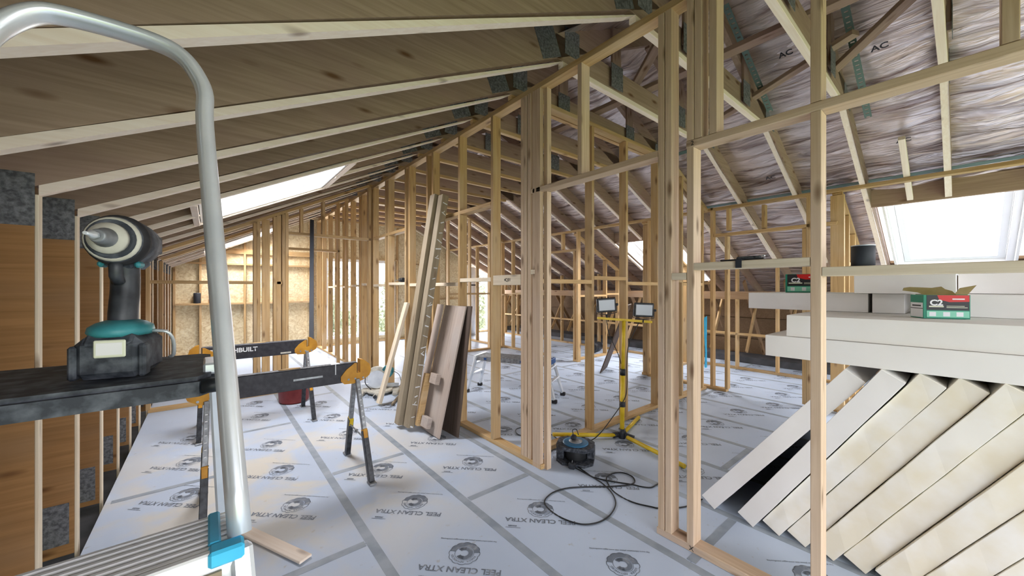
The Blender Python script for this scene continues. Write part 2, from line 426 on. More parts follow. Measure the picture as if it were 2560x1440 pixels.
for ya, yb in zip(TY, TY[1:]):
    ym = (ya+yb)/2; a = ya+.022; b = yb-.022
    near = ym < 2.6
    foil_panel(1.97, XR, zl, a, b, .22, 20)
    if -.51 < ym < .69: foil_panel(XR, 5.93, zr, a, b, .20, 70 if near else 26)
    elif 3.09 < ym < 4.29: foil_panel(XR, 6.08, zr, a, b, .20, 24)
    else:
        f = foil_panel(XR, 8.45, zr, a, b, .20, 110 if near else 30)
    if near:
        for xt, wt in ((4.62, .05), (5.7, .05)):
            p = MB(); z0 = zr(xt)+.155
            p.box((xt, ym, z0), (wt, b-a, .004), Matrix.Rotation(RS, 3, 'Y'))
            part('foil_tape', p, 'tape_green', ceil_)
    # outer deck closing the roof above
def slope_box(mb, f, x0, x1, y0, y1, o0, o1):
    mb.prism([(x0, f(x0)+o0), (x1, f(x1)+o0), (x1, f(x1)+o1), (x0, f(x0)+o1)], 'y', y0, y1)
mb = MB()
for x0, x1, y0, y1 in ((-2.2, -.08, -1.8, YEND), (1.06, XR, -1.8, YEND), (-.08, 1.06, -1.8, 3.71), (-.08, 1.06, 4.87, 8.49), (-.08, 1.06, 9.69, YEND)):
    slope_box(mb, zl, x0, x1, y0, y1, .36, .40)
for x0, x1, y0, y1 in ((XR, 5.95, -1.8, YEND), (7.75, 8.9, -1.8, YEND), (5.95, 7.75, -1.8, -.49), (5.95, 7.75, .67, 3.11), (5.95, 6.10, 3.11, 4.27), (5.95, 7.75, 4.27, YEND)):
    slope_box(mb, zr, x0, x1, y0, y1, .30, .34)
part('roof_deck', mb, 'sarking', ceil_)
for xs, ys in ((3.58, .545), (3.2, 1.2)):
    q = MB()
    for k in range(26):
        xx = xs+.042*k; q.box((xx, ys, zr(xx)+BT-.012), (.034, .05, .003), Matrix.Rotation(RS, 3, 'Y')); q.box((xx+.02, ys+.018, zr(xx+.02)+BT-.012), (.02, .012, .003), Matrix.Rotation(RS, 3, 'Y')); q.box((xx+.02, ys-.018, zr(xx+.02)+BT-.012), (.02, .012, .003), Matrix.Rotation(RS, 3, 'Y'))
    part('fixing_band', q, 'tape_green', ceil_)
# prints on the foil
def foil_print(x, y, s=.075):
    me = text_mesh('AC', s, .002); o = part('print', me, 'dark_card', ceil_)
    o.location = (x, y, zr(x)+.155); o.rotation_euler = (PI, RS, 0)
    o.rotation_euler = (Matrix.Rotation(RS, 4, 'Y') @ Matrix.Rotation(PI, 4, 'X') @ Matrix.Rotation(PI/2, 4, 'Z')).to_euler()
for x, y in ((3.9, .98), (4.15, .42), (5.35, 1.5), (5.2, .36), (6.0, 1.0)): foil_print(x, y)
# binders and braces above the ties
member('binder', (3.2, -1.75, ZT+BT+.205), (3.2, 5.0, ZT+BT+.205), .097, .04, 'rafter_timber', ceil_)
for (p0, p1) in (((2.2, .9, 3.34), (3.1, 1.95, 3.34)), ((3.7, .5, 3.32), (4.3, 1.9, 3.20)), ((3.0, -.2, 3.33), (4.1, .7, 3.27)), ((2.6, 3.0, 3.33), (3.9, 4.4, 3.33)), ((2.4, 4.6, 3.33), (4.0, 6.4, 3.33))):
    member('brace', p0, p1, .075, .038, 'rafter_timber', ceil_)
# roof-window framing (headers across the bays) and the roof windows
def cross_member(x, y0, y1, f, mat, dp=.2, off=BT, w_=.047, name='trimmer'):
    member(name, (x, y0, f(x)+off+dp/2), (x, y1, f(x)+off+dp/2), w_, dp, mat, ceil_, up=(0, 0, 1))
cross_member(5.93, -.487, .667, zr, 'rafter_timber', .2, .0); cross_member(-.085, 3.713, 4.867, zl, 'pale_pine', .28, .0)
cross_member(1.085, 3.713, 4.867, zl, 'pale_pine', .28, .0); cross_member(6.08, 3.12, 4.26, zr, 'rafter_timber', .2, .0)
member('batten', (5.0, .36, zr(5.0)+.03), (5.9, .36, zr(5.9)+.03), .047, BT, 'pale_pine', ceil_)
def roof_window(name, f, x0, x1, y0, y1, o0, o1, sashd=.06):
    wdw = struct(name)
    def rim(nm, t, q0, q1, e, mat):
        mb = MB()
        slope_box(mb, f, x0+e, x1-e, y0+e, y0+e+t, q0, q1); slope_box(mb, f, x0+e, x1-e, y1-e-t, y1-e, q0, q1)
        slope_box(mb, f, x0+e, x0+e+t, y0+e+t, y1-e-t, q0, q1); slope_box(mb, f, x1-e-t, x1-e, y0+e+t, y1-e-t, q0, q1)
        return part(nm, mb, mat, wdw)
    rim('lining', .022, o0, o1, 0, 'window_white'); rim('window_frame', .055, o1-.12, o1, .022, 'window_white'); rim('sash', .06, o1-.055, o1+.03, .082, 'window_white')
    mb = MB(); slope_box(mb, f, x0+.12, x1-.12, y0+.12, y1-.12, o1, o1+.006); part('glass_pane', mb, 'glass', wdw); return wdw
roof_window('window_1', zr, 5.97, 7.75, -.42, .60, .10, .33)
roof_window('window_2', zl, -.055, 1.055, 3.72, 4.86, .02, .40)
roof_window('window_3', zl, -.055, 1.055, 8.52, 9.66, .02, .40)
roof_window('window_4', zr, 6.12, 7.7, 3.13, 4.25, .05, .33)
part('handle', MB().tube([(.90, 4.80, zl(.9)+.10), (.86, 4.76, zl(.86)+.09), (.78, 4.76, zl(.78)+.09), (.74, 4.80, zl(.74)+.10)], .012, 8), 'aluminium', bpy.data.objects['window_2'])
part('lath', MB().b2(5.6, 5.62, .5, .53, 1.4, 1.42), 'pine', ceil_) if False else None
# ---- left wall: deep ashlar posts with pale battens
wleft = struct('wall_left')
for y in TY:
    if y < -1.2: continue
    s = part('stud', MB().b2(-.80, -.562, y-.0235, y+.0235, -.01, zl(-.6)+.06), 'ashlar_timber', wleft)
    s2 = member('batten', (-.556, y, -.12), (-.556, y, zl(-.55)), .047, .012, 'fresh_pine', s)
    plate(s, -.66, y, .16+jit(.03), .16, .22)
for k in range(6):
    member('lath', (-1.0, -1.7, .45+.26*k), (-1.0, YEND, .45+.26*k), .022, .045, 'truss_timber', wleft)
part('sheathing', MB().b2(-1.96, -1.93, -1.8, YEND, -.6, 1.6), 'dark_ply', wleft)
part('void_base', MB().b2(-1.93, -.535, -1.8, YEND, -.62, -.60), 'void_dark', wleft)  # dark sheet painting the shade of the void below the floor edge
# ---- right eaves wall
wright = struct('wall_right')
part('sheathing', MB().b2(8.5, 8.53, -1.8, YEND, 0, 1.5), 'sarking', wright)
for z0, z1 in ((.0, .40), (.42, .82), (.84, 1.24)):
    part('eaves_board', MB().b2(8.46, 8.49, .9, YEND, z0, z1), 'sarking', wright)
part('void_shade', MB().b2(7.9, 8.44, .9, YEND, .003, .12), 'void_dark', wright)  # dark slab standing in for the shaded void behind the eaves studs
XW = 7.2
for y in TY:
    if y < .8: continue
    member('stud', (XW+.045, y+.04, .038), (XW+.045, y+.04, zr(XW)+.01), T, D, 'pine', wright)
    member('brace', (7.35, y-.03, 1.55), (8.4, y-.03, .15), .03, .09, 'truss_timber', wright)
    member('brace', (7.35, y-.07, .3), (7.95, y-.07, 1.32), .03, .07, 'pine', wright)
member('bottom_plate', (XW+.045, .9, .019), (XW+.045, YEND-.1, .019), D, T, 'pine', wright)
member('noggin', (XW+.045, .9, .62), (XW+.045, YEND-.1, .62), D, T, 'pine', wright)
member('top_plate', (XW+.02, .9, 1.30), (XW+.02, YEND-.1, 1.30), .04, .14, 'truss_timber', wright)
# ---- gable at the far end, OSB with windows
wback = struct('wall_back')
wins = [(2.24, 3.06, .18, 2.14), (3.14, 3.96, .18, 2.14), (6.35, 7.15, .02, 2.14)]
def ztop(x): return zc(x)+.30
cols = [-1.9, -.55, .65, 1.85, 2.22, 3.98, 5.18, 6.33, 7.17, 8.5]
for x0, x1 in zip(cols, cols[1:]):
    rng = []
    if abs(x0-2.22) < .01: rng = [(-.1, .16), (2.16, None)]
    elif abs(x0-6.33) < .01: rng = [(2.14, None)]
    else: rng = [(-.1 if x0 > -.6 else -.6, 1.22), (1.222, None)]
    for z0, z1 in rng:
        if z1 is None:
            pts = [(x0+.002, z0), (x1-.002, z0), (x1-.002, ztop(x1))]
            for xx in (XB, XA):
                if x0 < xx < x1: pts.append((xx, ztop(xx)))
            pts.append((x0+.002, ztop(x0)))
            if min(ztop(x0), ztop(x1)) <= z0+.02: continue
        else: pts = [(x0+.002, z0), (x1-.002, z0), (x1-.002, z1), (x0+.002, z1)]
        part('osb_panel', MB().prism(pts, 'y', YEND+.045, YEND+.06), 'osb', wback)
for i, (x0, x1, z0, z1) in enumerate(wins):
    wd_ = struct('window_%d' % (5+i)); f = MB()
    f.b2(x0-.02, x0+.045, YEND, YEND+.09, z0-.02, z1+.02).b2(x1-.045, x1+.02, YEND, YEND+.09, z0-.02, z1+.02)
    f.b2(x0+.045, x1-.045, YEND, YEND+.09, z0-.02, z0+.05).b2(x0+.045, x1-.045, YEND, YEND+.09, z1-.05, z1+.02)
    part('window_frame', f, 'window_white', wd_)
    part('glass_pane', MB().b2(x0+.046, x1-.046, YEND+.05, YEND+.056, z0+.051, z1-.051), 'glass', wd_)
for x in (-.52, -.12, .62, 1.22, 1.9, 2.15, 4.05, 4.4, 5.0, 5.6, 6.2, 7.25, 7.85):
    member('stud', (x, YEND, .04), (x, YEND, zc(x)+.02), D, T, 'pine', wback)
member('bottom_plate', (-.5, YEND, .02), (7.9, YEND, .02), D, T, 'pine', wback)
for xa, xb, z in ((-.5, .6, 1.10), (.64, 1.2, 1.10), (1.24, 1.88, 1.10), (-.5, .6, 1.94), (.64, 1.2, 1.94), (1.24, 1.88, 1.94), (2.17, 4.03, 2.19), (4.42, 4.98, 1.1), (5.02, 5.58, 1.1), (5.62, 6.18, 1.1), (4.42, 4.98, 2.1), (6.22, 7.23, 2.19)):
    member('noggin', (xa, YEND-.02, z), (xb, YEND-.02, z), .13 if z < 1.2 else D, T, 'pine', wback)
for (x0, x1) in ((-.5, 1.9),): member('head_plate', (x0, YEND-.01, 2.22), (x1, YEND-.01, 2.22), .06, .11, 'pine', wback)
bk = MB()
for x0, x1, z0, z1 in ((-2.2, 2.22, -.7, 3.3), (2.22, 3.98, -.7, .16), (2.22, 3.98, 2.16, 3.8), (3.98, 6.33, -.7, 3.5), (6.33, 7.17, 2.16, 2.6), (7.17, 8.9, -.7, 2.2), (6.33, 7.17, -.7, 0)):
    bk.b2(x0, x1, YEND+.062, YEND+.09, z0, z1)
part('sheathing', bk, 'sarking', wback)  # backing sheet added to stop light leaking through the panel joints
# ---- dividing stud wall along the building
X0 = 2.02; XC = X0+D/2
wd = struct('wall_middle')
def vs(y, z0=.04, z1=3.01, x=XC, w_=T, d_=D, mat=None, par=wd):
    if mat is None: mat = 'pine_near_lit' if y < 2.4 else 'pine'  # tone switches with distance, imitating the light along the wall
    return member('stud', (x, y, z0), (x, y, z1), w_, d_, mat, par)
member('top_plate', (XC, -1.75, 3.032), (XC, 4.2, 3.032), D, .045, 'pine', wd); member('top_plate', (XC, 4.202, 3.032), (XC, 9.87, 3.032), D, .045, 'pine', wd)
for a, b in ((-1.75, 1.13), (2.10, 3.97), (4.66, 6.1), (6.1, 9.85)): member('bottom_plate', (XC, a, .02), (XC, b, .02), D, T, 'pine_near_lit' if b < 2 else 'pine', wd)
vs(.400, .04, 2.19); vs(.400, 2.232); vs(.937, .04, 2.19); vs(.937, 2.232); vs(.896, 2.232); vs(.820, 2.232)
vs(1.061); vs(1.104); vs(-.10, 2.232); vs(-.72, 2.232); vs(-.2, .04, 2.19) if False else None
vs(-.80, .04, 2.19)
vs(1.71, 2.232); vs(2.325); vs(2.286); vs(2.240); member('stud', (X0+.019, 2.155, 0.0), (X0+.019, 2.155, 3.01), .089, T, 'pine_near_lit', wd); vs(2.09, .0, 2.19, X0+.0625, T, .048)
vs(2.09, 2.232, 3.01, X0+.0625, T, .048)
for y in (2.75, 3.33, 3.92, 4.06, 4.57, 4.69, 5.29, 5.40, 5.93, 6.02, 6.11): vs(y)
for y in (6.50, 6.62, 7.10, 7.65, 8.2, 8.75, 9.3, 9.84): vs(y)
member('header', (XC, -1.75, 2.211), (XC, .958, 2.211), D, T, 'pine_near_lit', wd); member('header', (XC, 1.125, 2.211), (XC, 2.22, 2.211), D, T, 'pine_near_lit', wd)
member('header', (XC, 2.772, 2.211), (XC, 3.90, 2.211), D, T, 'pine', wd); member('header', (XC, 4.71, 2.211), (XC, 5.91, 2.211), D, T, 'pine', wd)
def nog(y0, y1, z, wd_=D, dp=T, x=XC, par=wd, mat='fresh_pine'): return member('noggin', (x, y0, z), (x, y1, z), wd_, dp, mat, par)
nog(-1.7, .379, 1.500); nog(.421, .917, 1.546); nog(.959, 1.04, 1.495)
nog(2.771, 3.309, 1.510); member('noggin', (X0+.019, 2.346, 1.50), (X0+.019, 2.73, 1.50), T, D, 'fresh_pine', wd, label='deep noggin with a pencilled mark')
nog(3.35, 3.90, 1.47); nog(4.71, 5.27, 1.49); nog(5.42, 5.91, 1.47); nog(6.64, 7.08, 1.47); nog(7.12, 7.63, 1.45); nog(7.67, 8.18, 1.47); nog(8.22, 8.73, 1.45); nog(4.08, 4.55, 1.47)
nog(6.13, 6.48, 1.49); nog(2.17, 2.22, 1.56)
o = part('print', text_mesh('4Q01', .04, .0006), 'pencil', wd); o.location = (X0-.0012, 2.52, 1.50); o.rotation_euler = (PI/2, 0, -PI/2)
for q, (y, z, s, r) in enumerate(((.925, 2.211, '2', 0), (.93, .02, 'X', 0))):
    o = part('print', text_mesh(s, .035, .0006), 'pencil', wd); o.location = (X0-.0012, y, z); o.rotation_euler = (PI/2, 0, -PI/2)
# ---- cross walls and the inner long wall
def cross_wall(name, y, studs, plates=(), heads=(), nogs=(), top=None, mat='pine'):
    wl_ = struct(name); yc = y+D/2
    for s in studs:
        x = s[0]; z0 = s[1] if len(s) > 1 else .04; z1 = s[2] if len(s) > 2 and s[2] else zc(x)-.045
        member('stud', (x, yc, z0), (x, yc, z1), s[4] if len(s) > 4 else D, s[3] if len(s) > 3 else T, mat, wl_)
    for a, b in plates: member('bottom_plate', (a, yc, .02), (b, yc, .02), D, T, mat, wl_)
    for a, b, z in heads: member('header', (a, yc, z), (b, yc, z), D, T, mat, wl_)
    for a, b, z in nogs: member('noggin', (a, yc, z), (b, yc, z), D, T, mat, wl_)
    for a, b in (top or ()): member('top_plate', (a, yc, zc(a+.001)-.023), (b, yc, zc(b-.001)-.023), D, T, mat, wl_)
    return wl_
cross_wall('partition_wall', 5.89, [(-.53,), (.478,), (.517,), (.60, .04, None, .089, T), (.70,), (.745, .04, None, .05), (.80,), (.84,), (1.30, 2.21), (1.02, 2.21), (1.96,)],
           [(-.53, .86)], [(.86, 1.98, 2.19)], [(-.51, .46, 1.50), (.72, .78, 1.50)], [(-.53, 1.95)])
cross_wall('partition_wall', 2.30, [(2.92,), (3.50,), (4.15,), (4.75,), (5.35,)], [(2.11, 5.46)], [], [(2.13, 2.9, 1.49), (2.94, 3.48, 1.53), (3.52, 4.13, 1.48), (4.17, 4.73, 1.52), (4.77, 5.33, 1.48)], [(2.12, 4.44), (4.46, 5.5)])
cross_wall('partition_wall', 7.0, [(-.5,), (.95,), (.99,), (1.79,), (1.93,), (4.0,), (4.55,), (5.1,), (5.4,)], [(-.5, .97), (1.8, 2.0), (4.0, 5.46)], [(.97, 1.80, 2.08)], [(4.02, 4.53, 1.3), (4.57, 5.08, 1.3)], [(-.5, 1.95), (2.12, 4.44), (4.46, 5.5)])
cross_wall('partition_wall', 3.28, [(5.60,), (5.72,), (5.85,), (6.35,), (6.95,)], [(5.55, 7.18)], [], [(5.87, 6.33, 1.3)], [(5.55, 7.18)])
cross_wall('partition_wall', 4.80, [(6.1,), (6.55,), (7.0,)], [(5.6, 7.18)], [], [(5.62, 6.08, 1.27), (6.12, 6.53, 1.27), (6.57, 6.98, 1.30)], [(5.6, 7.18)])
cross_wall('partition_wall', .86, [(5.56, .04, None, .05, .12), (5.95,), (6.35,), (6.9,)], [(5.6, 7.18)], [], [(5.98, 6.33, 1.72), (6.37, 6.88, 1.5)], [(5.54, 7.2)])
wi = struct('wall_inner'); XI = 5.5+D/2
for y, z0, z1 in ((2.25, .04, 2.56), (2.06, .04, 2.14), (2.04, 2.22, 2.52), (1.62, 2.20, 2.50), (1.16, .04, 2.52), (1.2, .04, 2.14), (2.85, .04, 2.52), (3.22, .04, 2.52), (4.72, .04, 2.52), (4.80, .04, 2.14), (5.55, .04, 2.52), (5.12, 2.2, 2.52), (6.1, .04, 2.52), (6.7, .04, 2.52), (7.1, .04, 2.52), (7.6, .04, 2.52), (8.2, .04, 2.52), (8.8, .04, 2.52)):
    vs(y, z0, z1, XI, T, D, 'pine', wi)
for a, b in ((-1.7, .9), (2.06, 3.24), (4.7, 4.82), (5.5, 9.8)): member('bottom_plate', (XI, a, .02), (XI, b, .02), D, T, 'pine', wi)
member('top_plate', (XI, -1.7, 2.54), (XI, 4.0, 2.54), D, T, 'pine', wi); member('top_plate', (XI, 4.002, 2.54), (XI, 9.8, 2.54), D, T, 'pine', wi)
member('header', (XI, .9, 2.17), (XI, 2.22, 2.17), D, T, 'pine', wi); member('header', (XI, 4.74, 2.17), (XI, 5.53, 2.17), D, T, 'pine', wi)
for a, b, z in ((2.27, 2.83, 1.5), (5.57, 6.08, 1.3), (6.12, 6.68, 1.3), (6.72, 7.08, 1.27)): nog(a, b, z, D, T, XI, wi, 'pine')
baffle = struct('rear_baffle')
part('osb_panel', MB().prism([(-1.9, 2.25), (8.4, 2.25), (XB, ZT+.5), (XR, 4.0), (XA, ZT+.5)], 'y', -1.86, -1.84), 'osb', baffle)  # unseen gable top, added to keep rear sky light off the rafters
# ---- outside
g = bpy.data.meshes.new('ground'); 
gr = part('ground', MB().b2(-60, 70, -60, 80, -3.4, -3.2), 'lawn'); gr['kind'] = 'structure'
# ================================================================ THINGS
FW = Vector((math.sin(YAW), math.cos(YAW), 0)); RT = Vector((math.cos(YAW), -math.sin(YAW), 0))
def wpart(name, mb, mat, th, label=None, parent=None):
    """mesh given in world coordinates, hung under thing th (unrotated) or its part"""
    bmesh.ops.translate(mb.bm, vec=-th.location, verts=mb.bm.verts)
    return part(name, mb, mat, parent or th, label)
def floor_pt(u, v, z=0):
    dz = (720-v)/FPX; t = (z-CAMH)/dz; d = FW + RT*((u-1280)/FPX)
    return Vector((d.x*t, d.y*t, z))
def curve_pts(pts, n=6):
    out = []; P = [pts[0]]+list(pts)+[pts[-1]]
    for i in range(1, len(P)-2):
        a, b, c, d = (Vector(q) for q in P[i-1:i+3])
        for k in range(n):
            t = k/n
            out.append(.5*((2*b)+(c-a)*t+(2*a-5*b+4*c-d)*t*t+(3*b-a-3*c+d)*t**3))
    out.append(Vector(P[-1])); return out
# ---- platform step ladder in the left foreground
lad = thing('step_ladder', 'aluminium platform step ladder with hooped handrail and black tool tray', 'ladder', (-.13, .65, 0))
def rail(z, side): return Vector(((.03 if side > 0 else -.305)-.059*(z-1.13)*side, .56+.447*(z-1.13), z))
top = [rail(1.13, 1), rail(1.45, 1), rail(1.70, 1), (-.004, .838, 1.765), (-.014, .85, 1.80), (-.032, .858, 1.828), (-.06, .862, 1.842), (-.109, .865, 1.846), (-.165, .865, 1.843), (-.195, .862, 1.832), (-.222, .855, 1.80), (-.240, .84, 1.755), (-.262, .79, 1.65), rail(1.45, -1), rail(1.13, -1)]
wpart('handrail', MB().tube(curve_pts(top, 5), .0125, 14, .0195), 'aluminium', lad)
for sd in (1, -1):
    L = wpart('front_leg', MB().bar(rail(.03, sd), rail(1.12, sd), .022, .046, .004, (0, 1, 0)), 'aluminium', lad)
    wpart('rubber_foot', MB().box(rail(.02, sd), (.035, .07, .04), None, .006), 'black_rubber', lad, None, L)
    bx = .012 if sd > 0 else -.30
    L = wpart('rear_leg', MB().bar((bx, .93, 1.27), (bx+.05*sd, 1.45, .03), .024, .04, .004, (0, 1, 0)), 'aluminium', lad)
    wpart('rubber_foot', MB().box((bx+.05*sd, 1.455, .02), (.035, .055, .04), None, .006), 'black_rubber', lad, None, L)
tray = MB().prism([(-.345, .735), (-.33, .717), (-.012, .722), (.004, .745), (.004, .95), (-.012, .968), (-.33, .968), (-.345, .95)], 'z', 1.276, 1.2985)
tray.prism([(-.352, .725), (-.337, .708), (-.010, .714), (.008, .738), (.008, .955), (-.010, .975), (-.337, .975), (-.352, .955)], 'z', 1.270, 1.292)
wpart('tray', tray, 'dusty_black', lad)
h = MB().cyl((-.008, .722, 1.283), (.02, .722, 1.283), .011, 14).cyl((.0, .78, 1.285), (.022, .78, 1.285), .008, 12)
wpart('hinge_knob', h, 'black_plastic', lad); wpart('hinge_bracket', MB().b2(-.006, .016, .75, .80, 1.294, 1.312, .003).b2(-.006, .016, .83, .87, 1.294, 1.305, .002), 'aluminium', lad)
for zt, nm in ((1.133, 'tread'), (.88, 'tread'), (.63, 'tread'), (.38, 'tread')):
    c = rail(zt, 1); yb = c.y; mb = MB().b2(-.30, .028, yb-.022, yb+.062, zt-.012, zt-.004)
    for k in range(7): mb.b2(-.30, .020, yb-.018+.012*k, yb-.0115+.012*k, zt-.006, zt, .001)
    mb.b2(-.30, .028, yb-.030, yb-.020, zt-.05, zt+.001, .002).b2(-.30, .028, yb+.058, yb+.066, zt-.03, zt-.002, .002)
    t = wpart(nm, mb, 'aluminium_tread', lad)
    if zt > 1:
        wpart('corner_cap', MB().b2(.000, .033, yb-.034, yb-.012, zt-.016, zt+.0025, .003).b2(.0, .012, yb-.012, yb+.064, zt-.010, zt+.0025, .002), 'cyan_plastic', lad, 'blue plastic corner cap', t)
        wpart('strap', MB().b2(-.28, .012, yb-.034, yb-.031, zt-.040, zt-.020), 'weathered', lad, None, t)
        wpart('rivet', MB().cyl((.012, yb-.037, zt-.034), (.012, yb-.029, zt-.034), .005, 12), 'black_plastic', lad, None, t)
# ---- impact driver standing on the tray
d = thing('impact_driver', 'black and teal cordless impact driver standing on the ladder tray', 'power tool', (-.101, .812, 1.2985), math.radians(-102))
d.scale = (.92, .92, .95)
bat = MB().box((0, 0, .033), (.100, .078, .062), None, .010).box((.003, 0, .054), (.094, .072, .030), None, .012)
bat.box((.038, .039, .028), (.022, .010, .05), None, .003).box((.038, -.039, .028), (.022, .010, .05), None, .003)
b = part('battery', bat, 'dusty_black', d)
part('label_plate', MB().box((.0515, .004, .048), (.004, .036, .026), None, .0015), 'cream_print', b)
part('label_print', MB().box((.0537, .004, .048), (.001, .029, .018), None), 'white_plastic', b)
f = MB().lathe([(.042, .064), (.046, .070), (.044, .078), (.034, .084), (.02, .088)], (0, 0, 0), Matrix.Diagonal((1.12, .84, 1)), 28)
part('foot', f, 'teal_plastic', d, 'teal foot of the handle')
hd = MB().tube(curve_pts([(-.004, 0, .080), (-.006, 0, .105), (-.012, 0, .135), (-.012, 0, .165), (-.008, 0, .195)], 4), [.021]*4+[.0195]*5+[.019]*4+[.021]*4, 16, .018)
part('handle', hd, 'black_plastic', d)
part('trigger', MB().tube([(.012, 0, .148), (.021, 0, .158), (.022, 0, .172), (.018, 0, .182)], .0085, 10), 'black_plastic', d)
part('direction_switch', MB().box((.002, .022, .176), (.022, .008, .010), None, .003).box((.002, -.022, .176), (.022, .008, .010), None, .003), 'teal_plastic', d)
Mx = Matrix.Rotation(PI/2, 3, 'Y')
part('motor_housing', MB().lathe([(.012, -.070), (.027, -.066), (.035, -.052), (.038, -.02), (.038, .0), (.036, .012)], (0, 0, .213), Mx, 28).box((-.02, 0, .180), (.07, .042, .02), None, .008), 'dusty_black', d)
part('hammer_case', MB().lathe([(.0385, .004), (.0385, .016), (.035, .030), (.027, .042)], (0, 0, .213), Mx, 28), 'dusty_black', d, 'dusty metal gear case')
part('case_ring', MB().lathe([(.0352, .0285), (.0335, .0335), (.0295, .038), (.029, .034)], (0, 0, .213), Mx, 28), 'grime_white', d)
part('bumper', MB().lathe([(.0400, .008), (.0400, .016), (.0370, .026), (.0340, .030)], (0, 0, .213), Mx, 28), 'black_rubber', d)
part('nose_ring', MB().lathe([(.024, .042), (.023, .050), (.015, .054)], (0, 0, .213), Mx, 24), 'grime_white', d)
part('chuck', MB().lathe([(.0145, .05), (.0145, .056), (.0115, .060), (.0105, .074), (.0085, .080)], (0, 0, .213), Mx, 20), 'grey_metal', d)
part('driver_bit', MB().lathe([(.0045, .074), (.0045, .084), (.0062, .085), (.0062, .094), (.003, .100), (.0025, .110)], (0, 0, .213), Mx, 6), 'aluminium', d)
part('belt_hook', MB().tube(curve_pts([(.0, .038, .068), (.0, .056, .066), (-.01, .062, .05), (-.02, .060, .025), (-.03, .052, .02)], 3), .0028, 6), 'aluminium', d)
part('grip_vent', MB().box((-.045, .030, .213), (.028, .008, .03), None, .002).box((-.045, -.030, .213), (.028, .008, .03), None, .002), 'black_plastic', d)
# ---- folding trestles
def trestle(x, y, lab, far):
    th = thing('sawhorse', lab, 'sawhorse', (x, y, 0), 0, None)
    bm_ = MB().b2(-.46, .46, -.028, .028, .70, .845, .003)
    be = part('beam', bm_, 'beam_black', th)
    part('beam_top', MB().b2(-.455, .455, -.025, .025, .8455, .8485), 'nail_plate', be)
    if far:
        o = part('lettering', text_mesh('TOUGHBUILT', .062, .002), 'white_print', be); o.location = (-.20, -.0295, .79); o.rotation_euler = (PI/2, 0, 0)
        part('scuff', MB().b2(.20, .30, -.0295, -.0285, .712, .73), 'grime_white', be)
    else:
        part('slot_label', MB().b2(.02, .21, -.0295, -.0285, .765, .779), 'grey_metal', be)
        part('paint_drip', MB().b2(.296, .302, -.0295, -.0285, .77, .8486).b2(.27, .33, -.0295, .02, .8486, .851), 'white_print', be)
    part('offcut', MB().lathe([(.0, 0), (.07, 0), (.07, .004), (.0, .006)], (.0, 0, .849), Matrix.Diagonal((1, .35, 1)), 16), 'pine', be)
    for s in (1, -1):
        P = [(.335, .715), (.335, .75), (.375, .80), (.435, .842), (.452, .842), (.452, .765), (.478, .765), (.478, .868), (.505, .862), (.55, .825), (.562, .775), (.548, .735), (.50, .705), (.43, .685), (.36, .69)]
        part('bracket', MB().prism([(s*a, c) for a, c in P], 'y', -.037, .037), 'amber_plastic', th)
        br = MB()
        for q in (.39, .44, .50): br.cyl((s*q, -.040, .722), (s*q, .040, .722), .008, 8)
        part('rivet', br, 'grey_metal', th)
        for t in (1, -1):
            top_ = Vector((s*.455, t*.03, .715)); ft = Vector((s*.475, t*.30, .012)); mid = top_.lerp(ft, .52)
            lg = part('leg', MB().bar(top_, top_.lerp(ft, .72), .040, .030, .003, (1, 0, 0)), 'grey_metal', th)
            part('lower_leg', MB().bar(mid, ft, .048, .038, .003, (1, 0, 0)), 'black_plastic', lg)
            part('foot', MB().box((ft.x, ft.y+t*.012, .008), (.052, .07, .016), None, .003), 'grey_metal', lg)
            hs_ = MB()
            for k in range(7):
                p = top_.lerp(ft, .10+.055*k); hs_.box((p.x, p.y+t*.001, p.z), (.012, .043, .007))
            part('hole_marks', hs_, 'white_print', lg)
            c = top_.lerp(ft, .55); part('height_clip', MB().box(c, (.034, .052, .07), Matrix.Rotation(t*.36, 3, 'X'), .004), 'amber_plastic' if t < 0 else 'yellow_paint', lg)
        part('leg_link', MB().bar((s*.46, -.19, .30), (s*.46, .19, .30), .006, .012).cyl((s*.455, 0, .29), (s*.465, 0, .31), .012, 8), 'grey_metal', th)
    return th
trestle(.45, 3.05, 'nearer folding sawhorse with black steel beam and orange end brackets', False)
trestle(.41, 4.74, 'farther folding sawhorse, black beam with white lettering', True)
b = thing('bucket', 'dark red plastic bucket on the floor beneath the sawhorses', 'bucket', (.84, 5.36, 0))
part('body', MB().lathe([(.14, 0), (.165, .02), (.18, .27), (.188, .28), (.188, .295), (.178, .295), (.172, .28), (.150, .04), (.0, .035)], seg=28), 'red_plastic', b)
part('handle', MB().tube([(.185*math.cos(a), .185*math.sin(a)*.35-.05, .28-.05*math.sin(a)) for a in [PI*k/12 for k in range(13)]], .004, 6), 'grey_metal', b)
